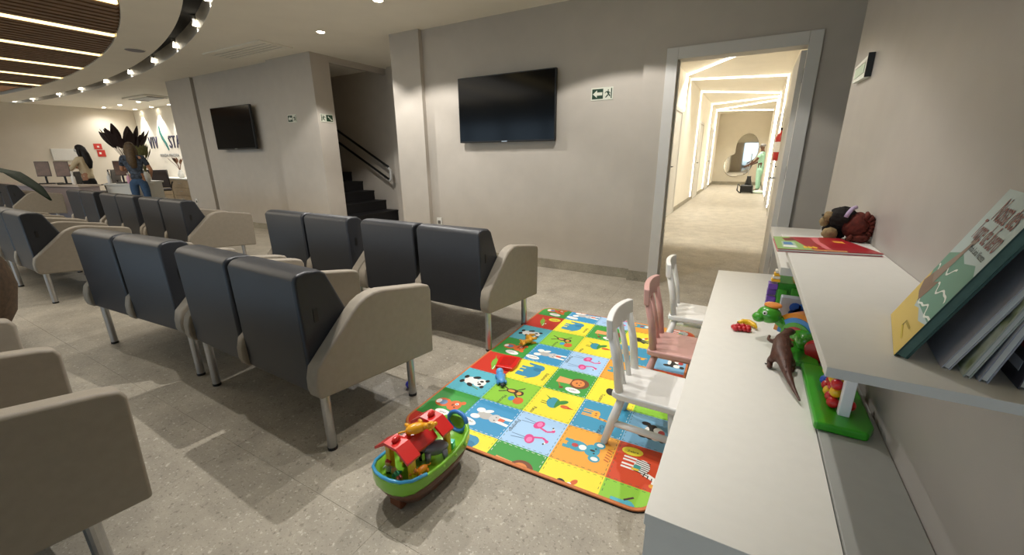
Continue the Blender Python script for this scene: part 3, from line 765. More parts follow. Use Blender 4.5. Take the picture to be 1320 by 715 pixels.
            for x in (-.03, -.012, .012, .03): ln(Wt, (x, -.02), (x-.002, -.08), .005)
            for i in range(7): ln(D, (-.034+.011*i, -.03), (-.026+.011*i, .024), .0022)
            for i in range(3): ln(D, (.03+.008*i, .012+.014*i), (.052+.004*i, .008+.016*i), .002)
            E(D, (.035, .068), (.01, .014)); P('#3d9a94', (.0, -.034), (.02, -.034), (.02, -.008), (0, -.008)); E(YEL, (-.07, -.055), (.026, .042), .1); P('#e8c63a', (.02, -.04), (.032, -.04), (.032, -.012), (.02, -.012))
        elif kind == 'panda':
            E(Wt, (0, -.022), (.036, .038)); E(Wt, (0, .036), (.038, .034)); E(D, (-.032, .065), (.013, .012)); E(D, (.032, .065), (.013, .012)); E(D, (-.014, .04), (.009, .011)); E(D, (.014, .04), (.009, .011)); E(D, (0, .024), (.006, .004))
            E(D, (-.038, -.005), (.013, .022), .5); E(D, (.038, -.005), (.013, .022), -.5); E(D, (-.024, -.062), (.016, .013)); E(D, (.024, -.062), (.016, .013)); ln('#6b8a3a', (.045, .01), (.06, .06), .003)
        elif kind == 'monkey':
            E(BR, (-.01, -.005), (.02, .034)); E(BR, (-.005, .04), (.022, .02)); E('#e6a24a', (-.003, .036), (.014, .013)); E('#e6a24a', (-.01, -.01), (.011, .02)); ln(BR, (-.024, .015), (-.06, .045), .004); ln(BR, (.006, .015), (.04, .05), .004); ln(BR, (-.018, -.035), (-.04, -.075), .004); ln(BR, (0, -.035), (.02, -.07), .004)
            E(OR2, (.055, .06), (.03, .026)); E('#3f9cd0', (.05, .02), (.02, .016))
        elif kind == 'duck':
            E('#3c97ad', (-.01, -.012), (.045, .032), .3); P('#3c8a3a', (-.05, .0), (-.02, .03), (.03, .012), (.02, .004), (-.01, .0)); E('#3c8a3a', (-.03, .03), (.016, .03), .7); E(OR2, (.0, .052), (.014, .022)); P('#c44a2a', (-.008, .066), (.01, .066), (.002, .098)); P('#4b8a3f', (-.04, -.03), (-.06, -.07), (-.03, -.035))
            ln(D, (-.003, -.04), (-.003, -.07), .002); ln(D, (.012, -.038), (.012, -.068), .002)
        elif kind == 'giraffe':
            Y = '#e8ad43'
            E(Y, (-.012, -.03), (.03, .02)); P(Y, (.0, -.03), (.016, -.028), (.026, .05), (.014, .052)); E(Y, (.028, .056), (.018, .011), -.4); ln(Y, (.014, .06), (.012, .078), .002); ln(Y, (.022, .062), (.022, .08), .002)
            for x in (-.034, -.02, .0, .012): ln(Y, (x, -.04), (x, -.092), .004)
            for c in ((-.02, -.03), (-.004, -.028), (.012, -.005), (.016, .02), (.02, .04)): E('#b5672a', c, (.005, .006))
        elif kind == 'badger':
            E(D, (0, -.01), (.055, .03)); E(Wt, (-.02, .015), (.022, .02)); E(Wt, (.035, .012), (.02, .018)); E('#b03a34', (-.01, .03), (.018, .014)); E(D, (.04, .04), (.016, .013)); E(D, (-.05, -.04), (.014, .02)); E(D, (.04, -.04), (.014, .02)); E(Wt, (0, -.03), (.03, .01))
        elif kind == 'croc':
            G = '#7fb53a'
            E(G, (0, -.01), (.05, .017), .3); E(G, (.05, .012), (.028, .011), .3); E(OR2, (-.02, .005), (.012, .008)); P(G, (-.04, -.02), (-.085, -.045), (-.045, -.03)); E(YEL, (-.06, .06), (.03, .045), .1); ln(Wt, (.03, .012), (.075, .02), .002); E(Wt, (.03, .024), (.007, .007))
        elif kind == 'bear':
            E(OR2, (0, .035), (.04, .036)); E(OR2, (-.034, .066), (.014, .014)); E(OR2, (.034, .066), (.014, .014)); E(OR2, (0, -.03), (.034, .042)); E('#6b86a8', (0, -.028), (.02, .02)); E(Wt, (0, -.055), (.017, .014)); E(Wt, (-.014, .042), (.009, .009)); E(D, (-.013, .042), (.004, .005)); E(D, (.014, .044), (.004, .005)); E('#8a3a1c', (0, .026), (.009, .006))
            E(Wt, (.072, .02), (.024, .046), -.15)
        elif kind == 'toucan':
            E(D, (0, -.02), (.034, .022), .4); P(D, (-.01, -.01), (.035, .03), (.05, .02), (.02, -.02)); P('#5e6b3f', (0, .0), (.03, .05), (.042, .045), (.02, -.005)); P('#6b7447', (-.01, .0), (.004, .055), (.018, .055), (.01, -.005)); E('#d8662c', (-.035, .02), (.018, .01), -.5); E(Wt, (-.02, .006), (.009, .009))
        elif kind == 'dog':
            B = '#55b3c6'
            E(B, (0, -.015), (.045, .032)); E(B, (.02, .045), (.032, .026)); E(BR, (-.022, .04), (.016, .03), .3); E(BR, (.055, .06), (.012, .024), -.5); E('#8fd0de', (.03, .04), (.014, .012)); E(D, (.024, .05), (.004, .004)); ln(BR, (-.04, -.03), (-.065, .0), .004)
            for x in (-.03, -.01, .015, .035): P(B, (x-.008, -.03), (x+.008, -.03), (x+.007, -.075), (x-.007, -.075))
        return L
    words = {'flamingo': ('Flamingo', (0, -.105)), 'monkey': ('Macaco', (.085, -.02)), 'elephant': ('Elefante', (.02, .095)), 'duck': ('Pato', (.09, -.08)), 'toucan': ('Tucano', (.08, -.05)), 'giraffe': ('Girafa', (.09, .02))}
    lets = mat('print_ink', '#3a3a38', .6, noise=.05)
    for j in range(8):
        for i in range(5):
            k = kinds[j % 3][i]
            cell = clip([(us[i], vs[j]), (us[i+1], vs[j]), (us[i+1], vs[j+1]), (us[i], vs[j+1])])
            if len(cell) < 3: continue
            MB().color(colr[k]).flat(cell, TH+.0004).build('printed_square', P_print, t)
            uc, vc = (us[i]+us[i+1])/2, (vs[j]+vs[j+1])/2
            b = MB(); zz = 0
            for col, poly in art(k):
                q = clip([(uc+p[1]*1.08, vc-p[0]*1.08) for p in poly])
                if len(q) >= 3: b.color(col).flat(q, TH+.0007+zz*.00002); zz += 1
            if b.f: b.build('animal_print', P_print, t)
            if k in words and (abs(vc) < .8):
                wd, (a, c) = words[k]
                text('printed_word', wd, .028, lets, t, (uc+c, vc-a, TH+.0009), (0, 0, -PI/2), 0.0001)
            if k in ('rabbit', 'bear') and abs(vc) < .85:
                text('printed_word', {'rabbit': 'Coelho', 'bear': 'Urso'}[k], .018, lets, t, (uc+(-.075 if k == 'rabbit' else .02), vc-.074, TH+.0012), (0, 0, 0.1), 0.0001)
            if k in ('zebra', 'croc', 'lion') and abs(vc) < .95:
                a, c = {'zebra': (-.07, -.055), 'croc': (-.06, .06), 'lion': (.075, .035)}[k]
                if clip([(uc+c-.02, vc-a), (uc+c+.02, vc-a), (uc+c, vc-a+.02)]):
                    text('printed_word', {'zebra': 'Zebra', 'croc': 'Jacar\u00e9', 'lion': 'Le\u00e3o'}[k], .02, lets, t, (uc+c*1.05, vc-a*1.05, TH+.0012), (0, 0, 0.1), 0.0001)
            dcol = Wt if k in ('rabbit', 'lion', 'giraffe') else ('#8a7a2c' if colr[k] == YEL else '#3f5a3a')
            for s in range(9):
                p = -.112+.028*s
                for (ax, ay, sx, sy) in ((p, -.117, .007, .0011), (p, .117, .007, .0011), (-.117, p, .0011, .007), (.117, p, .0011, .007)):
                    x, y = uc+ax, vc+ay
                    q = [(x-sx, y-sy), (x+sx, y-sy), (x+sx, y+sy), (x-sx, y+sy)]
                    if len(clip(q)) == 4 and all(min(math.hypot(u[0]-z[0], u[1]-z[1]) for z in clip(q)) < 1e-4 for u in q): st.color(dcol).flat(q, TH+.0006)
    s = st.build('stitching', P_print, t); s['kind'] = 'stuff'
play_mat()

# ================================================================== TOYS
def V2(ps): return [tuple(p) for p in ps]
def outline(k=1.0, d=0.0):
    half = [(0, -.228), (.040, -.224), (.076, -.208), (.101, -.176), (.114, -.115), (.118, -.04), (.116, .04), (.106, .11), (.086, .165), (.050, .2), (0, .212)]
    pts = half+[(-x, y) for x, y in half[-2:0:-1]]
    return [((x-math.copysign(d, x) if x else 0)*k, (y-d*(y/.213))*k) for x, y in pts]
def boat():
    t = thing('toy_boat', 'green and brown toy boat with a red roof on the stone floor', 'toy', (-.985, 1.03, 0), -.06)
    def loft(name, rings, m, col, cap0=True, cap1=False, flip=False):
        b = MB().color(col); n = len(rings[0]); vs = [p for r in rings for p in r]; fs = []
        for i in range(len(rings)-1):
            for k in range(n): fs.append((i*n+k, i*n+(k+1) % n, (i+1)*n+(k+1) % n, (i+1)*n+k))
        if cap0: fs.append(tuple(range(n-1, -1, -1)))
        if cap1: fs.append(tuple(range((len(rings)-1)*n, len(rings)*n)))
        b.add(vs, fs); return b.build(name, m, t, smooth=True)
    def R(k, z, d=0, sheer=0): return [(x, y, z+sheer*(y/.21)**2) for x, y in outline(k, d)]
    loft('lower_hull', [R(.62, .018), R(.76, .03), R(.90, .07), R(.965, .104)], P_plast, '#5b3420', True, True)
    loft('hull', [R(.962, .100), R(.992, .108, 0, .004), R(1, .135, 0, .02), R(1.0, .142, 0, .022), R(1, .143, .011, .022), R(1, .118, .016, .008), R(.95, .108, .016)], P_plast, '#7ab82e', True, True)
    for y in (-.165, .12):
        MB().color('#6b3a20').bounds((-.03, y-.016, 0), (.03, y+.016, .05)).build('wheel_block', P_plast, t, bevel=.006)
    bow = [p for p in outline(1, .004) if p[1] < -.05]
    bow.sort(key=lambda p: math.atan2(p[0], -p[1]))
    MB().color('#3f9fd0').tube([(x, y, .146+.022*(y/.21)**2) for x, y in bow], .0065, 8).build('bow_rail', P_plast, t, smooth=True)
    for sx in (-1, 1):
        for y in (-.10, -.03, .04, .11): MB().color('#8cc63f').ball((sx*.117*(1-.12*abs(y)/.15), y, .128), .008, 8, 5).build('stud', P_plast, t)
    for sx, y in ((-.058, -.135), (.058, -.135), (-.058, .055), (.058, .055)):
        MB().color('#e3b42c').prism([(sx-.012, y-.012), (sx+.012, y-.012), (sx+.012, y+.012), (sx-.012, y+.012)], .10, .238, 'Z').build('roof_post', P_plast, t, bevel=.004)
    rf = MB().color('#cf2420')
    sec = [(-.082, .222), (-.030, .262), (.030, .262), (.082, .222), (.080, .212), (.028, .250), (-.028, .250), (-.080, .212)]
    T = Matrix(((1, 0, 0, 0), (0, 1, 0, 0), (0, 0, 1, 0), (0, 0, 0, 1)))
    def secY(y0, y1, dz=0, k=1, b=rf): b.add([(x*k, y, z+dz) for y in (y0, y1) for x, z in sec], [tuple(range(8)), tuple(range(15, 7, -1))]+[(i, 8+i, 8+(i+1) % 8, (i+1) % 8) for i in range(8)])
    secY(-.178, -.115, .008, 1.06); secY(-.115, .005, -.006, .70); secY(.005, .068, .008, 1.06)
    o = rf.build('roof', P_plast, t)
    for y in (-.146, .036): MB().color('#cf2420').ball((0, y, .278), (.011, .02, .012), 10, 6).build('roof_knob', P_plast, t)
    ring = MB().color('#3b7fd0').tube([(.05*math.cos(a), .188+.010*math.sin(a), .150+.04*math.sin(a)) for a in [2*PI*k/20 for k in range(21)]], .010, 8).build('blue_ring', P_plast, t, smooth=True)
    b = MB()
    for k, (a, c) in enumerate([(-.05, '#d9d6ce'), (-.028, '#b9c7cf'), (-.004, '#8f979a'), (.02, '#d0cfc8'), (.04, '#3b3b3b')]):
        b.color(c).box((a, -.213+abs(a)*.13, .122), (.018, .003, .013), rz=a*3)
    b.build('bow_sticker', P_plast, t)
    return t
boat()
def W(x, y, z): # boat local -> world
    c, s = math.cos(-.06), math.sin(-.06); return (-.985+x*c-y*s, 1.03+x*s+y*c, z)
def toy_animal(name, label, col, loc, rz, s=1.0, lie=0, head=1.0, group=None, trunk=False, spots=None, mane=None, neck=0):
    t = thing(name, label, 'toy', loc, rz, group)
    if lie: t.rotation_euler = (lie, 0, rz)
    b = MB().color(col).ball((0, 0, .034*s), (.036*s, .019*s, .020*s), 14, 8)
    hx, hz = .042*s, (.050+neck)*s
    b.tube([(.028*s, 0, .04*s), (hx, 0, hz)], [.013*s, .010*s], 8)
    b.ball((hx+.006*s, 0, hz+.004*s), (.017*s*head, .014*s*head, .014*s*head), 12, 7)
    b.ball((hx+.022*s, 0, hz), (.010*s, .008*s, .008*s), 10, 6)
    b.build('body', P_plast, t, smooth=True)
    for sx, sy in ((-1, -1), (-1, 1), (1, -1), (1, 1)): MB().color(col).tube([(sx*.022*s, sy*.012*s, .028*s), (sx*.024*s, sy*.013*s, 0)], [.008*s, .0065*s], 8).build('leg', P_plast, t, smooth=True)
    for sy in (-1, 1): MB().color(col).ball((hx+.0*s, sy*.011*s, hz+.016*s), ((.006 if not trunk else .004)*s, (.004 if not trunk else .016)*s, (.006 if not trunk else .016)*s), 8, 5).build('ear', P_plast, t, smooth=True)
    if trunk: MB().color(col).tube([(hx+.02*s, 0, hz), (hx+.036*s, 0, hz-.012*s), (hx+.04*s, 0, hz-.035*s)], [.009*s, .007*s, .005*s], 8).build('trunk', P_plast, t, smooth=True)
    else: MB().color(col).tube([(-.034*s, 0, .038*s), (-.05*s, 0, .03*s), (-.058*s, 0, .036*s)], [.004*s, .003*s, .004*s], 6).build('tail', P_plast, t, smooth=True)
    if mane: MB().color(mane).ball((hx, 0, hz+.004*s), (.012*s, .021*s, .021*s), 12, 7).build('mane', P_plast, t, smooth=True)
    return t
toy_animal('toy_lion', 'yellow toy animal lying on the red roof of the toy boat', '#e8a51e', W(-.012, -.05, .268), 1.0, 1.1, 1.2)
toy_animal('toy_elephant', 'grey toy elephant lying inside the boat beside the roof', '#77757e', W(.055, -.005, .112), -2.3, 1.45, .25, 1.15, trunk=True)
toy_animal('toy_giraffe', 'mustard yellow toy giraffe standing in the bow of the toy boat', '#d9b52a', W(-.035, -.075, .106), -1.2, .8, neck=.02)
toy_animal('toy_bear', 'black toy animal behind the mustard giraffe in the boat', '#26272a', W(-.02, -.045, .105), .8, .8)
toy_animal('toy_tiger', 'orange toy animal leaning at the right front roof post', '#e08a1e', W(.078, -.10, .118), -1.7, .75, .3, mane='#d9761a')
def boat_bits():
    t = thing('toy_block', 'turquoise toy block in the stern of the toy boat', 'toy', W(.05, .085, .108), .3)
    MB().color('#4fc3b0').box((0, 0, .016), (.03, .028, .03)).build('block_body', P_plast, t, bevel=.003)
    MB().color('#2a8f7c').box((0, -.0145, .016), (.02, .002, .018)).build('block_face', P_plast, t)
    def fig(loc, rz, hair, shirt, pants, label, lie=0):
        t = thing('toy_figure', label, 'toy', loc, rz); t.rotation_euler = (lie, 0, rz)
        MB().color(shirt).lathe([(.010, .014), (.013, .02), (.011, .034), (.006, .038)], 12).build('torso', P_plast, t, smooth=True)
        MB().color(pants).bounds((-.011, -.008, 0), (-.001, .008, .016)).bounds((.001, -.008, 0), (.011, .008, .016)).build('legs', P_plast, t, bevel=.003)
        MB().color('#e0b08a').ball((0, 0, .047), .012, 10, 7).build('head', P_plast, t, smooth=True)
        MB().color(hair).ball((0, .003, .051), (.0135, .0125, .011), 10, 6).build('hair', P_plast, t, smooth=True)
        for s in (-1, 1): MB().color(shirt).tube([(s*.011, 0, .034), (s*.019, -.004, .022)], .004, 6).build('arm', P_plast, t, smooth=True)
    fig(W(-.055, -.15, .104), .3, '#b81e22', '#b9b7c2', '#3a2a30', 'little toy figure with red top at the left of the boat bow')
    fig(W(.012, -.155, .112), 1.3, '#46b5ad', '#3db39a', '#d9737d', 'turquoise and pink toy figure lying in the boat bow', -1.3)
boat_bits()

def mat_toys():
    t = thing('toy_car', 'light blue long toy lying on the panda square of the mat', 'toy', (-1.10, 1.795, .013), -.92); t.scale = (1.25, 1.15, 1.15)
    MB().color('#5ba4e0').ball((0, 0, .018), (.05, .021, .018), 16, 8).build('body', P_plast, t, smooth=True)
    MB().color('#6bb2ea').ball((-.052, 0, .02), (.019, .02, .02), 12, 8).build('head', P_plast, t, smooth=True)
    for sx in (-.028, .03):
        for sy in (-1, 1): MB().color('#3f86c8').ball((sx, sy*.019, .011), (.014, .008, .011), 8, 6).build('wheel', P_plast, t, smooth=True)
    MB().color('#27303a').ball((.055, 0, .012), (.013, .012, .010), 8, 6).build('tip', P_plast, t, smooth=True)
    g = toy_animal('toy_giraffe', 'orange spotted toy giraffe lying at the second panda square of the mat', '#e2a126', (-1.16, 2.36, .033), -.85, 1.3, 1.45, neck=.028)
    t = thing('toy_plate', 'flat red toy piece lying on the red crocodile square of the mat', 'toy', (-1.165, 1.985, .013), .25)
    MB().color('#d8221b').prism([(-.06, -.075), (.05, -.085), (.066, -.03), (.066, .07), (-.02, .085), (-.066, .05)], 0, .022, 'Z').build('plate', P_plast, t, bevel=.006)
    MB().color('#c01c16').prism([(-.04, -.05), (.035, -.055), (.045, .05), (-.04, .045)], .0221, .0245, 'Z').build('raised_panel', P_plast, t, bevel=.001)
    t = thing('toy_ball', 'small blue toy ball on the floor behind the front bench leg', 'toy', (-1.53, 1.50, 0))
    MB().color('#2430c0').ball((0, 0, .022), .022, 14, 9).build('ball', P_plast, t, smooth=True)
    MB().color('#1a2390').tube([(.0225*math.cos(a), .0225*math.sin(a), .022) for a in [2*PI*k/16 for k in range(17)]], .0015, 5).build('seam', P_plast, t)
mat_toys()

def table_toys():
    # fruit
    t = thing('toy_grapes', 'cluster of shiny red toy fruit on the white table', 'toy', (.055, 1.985, .50), .25)
    for x, y, z in ((-.03, 0, .014), (-.012, .008, .017), (-.01, -.012, .013), (.008, .006, .018), (.008, -.013, .013), (.026, .0, .016), (.024, -.014, .012), (-.026, -.013, .012)):
        MB().color('#b5121c').ball((x, y, z), (.0135, .0125, .0125), 10, 7).build('berry', P_plast, t, smooth=True)
    t = thing('toy_banana', 'yellow toy banana behind the red toy fruit on the table', 'toy', (.075, 2.03, .50), -.1)
    MB().color('#e8b81e').tube([(-.035, .0, .018), (-.018, .018, .02), (.005, .022, .02), (.028, .008, .018), (.04, -.014, .014)], [.007, .0125, .0135, .011, .005], 10).build('fruit_body', P_plast, t, smooth=True)
    MB().color('#8a6a1a').ball((-.036, -.001, .018), (.005, .005, .005), 8, 5).build('stem', P_plast, t)
    # brown dinosaur
    t = thing('toy_dinosaur', 'brown rubber dinosaur with a long tail at the table edge', 'toy', (.188, 1.645, .50)); t.scale = (.86, .86, .80)
    J = [((0, 0, .075), .030), ((.004, -.06, .066), .026), ((.014, -.13, .052), .016), ((.03, -.20, .034), .009), ((.048, -.262, .020), .0035),
         ((-.005, .06, .090), .034), ((.0, .115, .105), .026), ((.012, .155, .122), .018), ((.026, .185, .124), .022), ((.044, .215, .112), .013), ((.052, .228, .108), .008),
         ((-.03, .0, .058), .020), ((-.040, .02, .030), .014), ((-.038, -.01, .010), .010), ((-.042, .022, .006), .009),
         ((.03, .0, .058), .020), ((.042, .024, .030), .014), ((.040, -.006, .010), .010), ((.046, .028, .006), .009),
         ((-.034, .105, .090), .012), ((-.050, .135, .085), .008), ((-.046, .160, .098), .006),
         ((.030, .11, .084), .012), ((.042, .135, .072), .008), ((.040, .155, .082), .006)]
    E = [(0, 1), (1, 2), (2, 3), (3, 4), (0, 5), (5, 6), (6, 7), (7, 8), (8, 9), (9, 10), (0, 11), (11, 12), (12, 13), (13, 14), (0, 15), (15, 16), (16, 17), (17, 18), (6, 19), (19, 20), (20, 21), (6, 22), (22, 23), (23, 24)]
    skin_mesh('body', J, E, M_dino, t, 0, 1)
    for k in range(9): MB().prism([(-.008, 0), (.008, 0), (0, .010)], -.0015, .0015, 'X', Matrix.Translation((.001+.001*k, -.16+.035*k, .058+.009*k+.018))).build('back_spine', M_dino, t)
    for p in ((-.042, .03, .004), (.046, .036, .004)):
        for d in (-.008, 0, .008): MB().tube([(p[0]+d, p[1], .006), (p[0]+d*1.5, p[1]+.014, .002)], [.0035, .001], 6).build('claw', M_black, t)
    for s in (-1, 1): MB().ball((.026+s*.017, .192, .131), .0032, 8, 5).build('eye', M_black, t)
    # green bead-neck dino walker
    t = thing('toy_walker', 'bright green toy creature with orange crest and a rainbow shell on the table', 'toy', (.25, 1.86, .508))
    Gc = '#3f9a22'
    def J2(p, r): return (p, r)
    sk = skin_mesh('body', [((.03, -.06, .045), .04), ((.02, .03, .05), .04), ((-.02, .075, .05), .030), ((-.05, .085, .075), .024), ((-.085, .08, .095), .026)],
                   [(0, 1), (1, 2), (2, 3), (3, 4)], mat('green_toy_plastic', '#3f9a22', .25, coat=.4, noise=.02, scale=5), t, 0, 2)
    h = MB().color(Gc).ball((-.105, .07, .105), (.045, .040, .037), 18, 10).ball((-.140, .055, .093), (.026, .026, .022), 14, 8).build('head', P_plast, t, smooth=True)
    MB().color('#f2f2f0').ball((-.122, .036, .120), (.009, .006, .010), 10, 6).build('eye', P_plast, h, smooth=True)
    MB().color('#1a1a1a').ball((-.124, .031, .120), (.004, .003, .005), 8, 5).build('pupil', P_plast, h, smooth=True)
    MB().color('#e08a3a').lathe([(.030, 0), (.034, .006), (.030, .012), (.012, .016)], 14, Matrix.Translation((-.095, .085, .137))).build('crest', P_plast, t, bevel=.002)
    for k, (r, c) in enumerate(((.105, '#e08a2e'), (.086, '#3f8ad0'), (.067, '#4fa52e'), (.050, '#c0242c'), (.033, '#3f9a22'))):
        b = MB().color(c); poly = [(r*math.cos(a), r*math.sin(a)) for a in [PI*i/16 for i in range(17)]]
        b.prism([(p[0]+.02, p[1]+.034) for p in poly], -.022-.004*k, .05, 'X', Matrix.Translation((.03, .03, .0)) @ Matrix.Rotation(.85, 4, 'Z'))
        b.build('rainbow_band', P_plast, t)
    for y in (-.10, .03):
        MB().color('#b3161f').lathe([(.040, -.012), (.044, -.004), (.044, .004), (.036, .012)], 18, Matrix.Translation((.0+.05*(y < 0), y, .044)) @ Matrix.Rotation(.85, 4, 'Z') @ Matrix.Rotation(-PI/2, 4, 'Y')).build('wheel', P_plast, t, bevel=.003)
    MB().color('#2f8a1e').prism([(-.03, -.17), (.06, -.17), (.06, .10), (-.03, .10), (-.045, -.02), (-.045, -.12)], .0, .022, 'Z').build('chassis', P_plast, t, bevel=.008)
    # ball tower on a green base
    t = thing('bead_tower', 'toy tower with red, yellow and blue beads on a green tray under the shelf', 'toy', (.250, 1.285, .508))
    MB().color('#2f9418').prism([(0, 0), (.122, .0), (.142, .05), (.142, .40), (0, .40)], 0, .026, 'Z').build('tray', P_plast, t, bevel=.008)
    MB().color('#e6e6ea').box((.075, .078, .20), (.028, .022, .35)).build('post', P_plast, t, bevel=.003)
    MB().color('#e6e6ea').box((.075, .34, .20), (.028, .022, .35)).build('post', P_plast, t, bevel=.003)
    cols = ['#c4181f', '#e8b81e', '#2356c4']
    pos = []
    for lv in range(4):
        for q in range(5): pos.append((.052+.004*(lv % 2), .105+.036*q+.012*(lv % 2), .043+.030*lv))
    for k, p in enumerate(pos):
        c = cols[[0, 0, 1, 0, 2, 1, 0, 0, 2, 1, 0, 1, 2, 0, 0, 2, 1, 0, 1, 0][k]]
        MB().color(c).ball(p, .0165, 12, 8).build('bead', P_plast, t, smooth=True)
    for k in range(6):
        MB().color(cols[k % 3]).ball((.092, .11+.036*k, .043), .0165, 12, 8).build('bead', P_plast, t, smooth=True)
    # castle blocks
    t = thing('toy_castle', 'green toy castle with purple and yellow blocks behind the rainbow toy', 'toy', (.16, 2.30, .508))
    MB().color('#2f8a1c').bounds((.025, 0, 0), (.16, .16, .15)).build('castle_body', P_plast, t, bevel=.006)
    MB().color('#3f9a24').bounds((.03, -.012, .03), (.07, .0, .12)).build('green_panel', P_plast, t, bevel=.004)
    MB().color('#3f9a24').bounds((.085, -.012, .06), (.15, .0, .13)).build('green_panel', P_plast, t, bevel=.004)
    MB().color('#b81e22').prism([(.085, .035), (.15, .02), (.15, .055), (.10, .062)], -.022, -.012, 'Y', Matrix(((0, 0, 1, 0), (0, 1, 0, 0), (1, 0, 0, 0), (0, 0, 0, 1)))).build('red_slide', P_plast, t, bevel=.004)
    for k in range(4):
        MB().color('#6a3fa5').bounds((-.012, .01-.018*(k % 2), .012+.034*k), (.028, .05, .040+.034*k)).build('purple_block', P_plast, t, bevel=.003)
    for k, c in enumerate(('#e8b01e', '#e6dcc8', '#e8b01e', '#e6dcc8')): MB().color(c).bounds((-.004+.004*k, -.005, .152+.015*k), (.034-.002*k, .035, .166+.015*k)).build('yellow_block', P_plast, t, bevel=.003)
    MB().color('#d9a01e').bounds((.09, .02, .15), (.16, .10, .168)).build('yellow_top', P_plast, t, bevel=.003)
    t = thing('clear_box', 'pale grey box with a blue picture behind the rainbow toy', 'box', (.19, 2.06, .508))
    MB().color('#a9b2bd').bounds((0, 0, 0), (.10, .045, .15)).build('box_body', P_plast, t, bevel=.004)
    b = MB()
    for (x, z, r, c) in ((.055, .11, .022, '#2c62c0'), (.072, .09, .02, '#2450a5'), (.045, .085, .012, '#274f94'), (.078, .118, .012, '#3f7fd9')): b.color(c).prism([(z+r*math.sin(a), x+r*math.cos(a)) for a in [2*PI*k/12 for k in range(12)]], -.002, 0, 'Y')
    b.build('blue_print', P_plast, t)
table_toys()

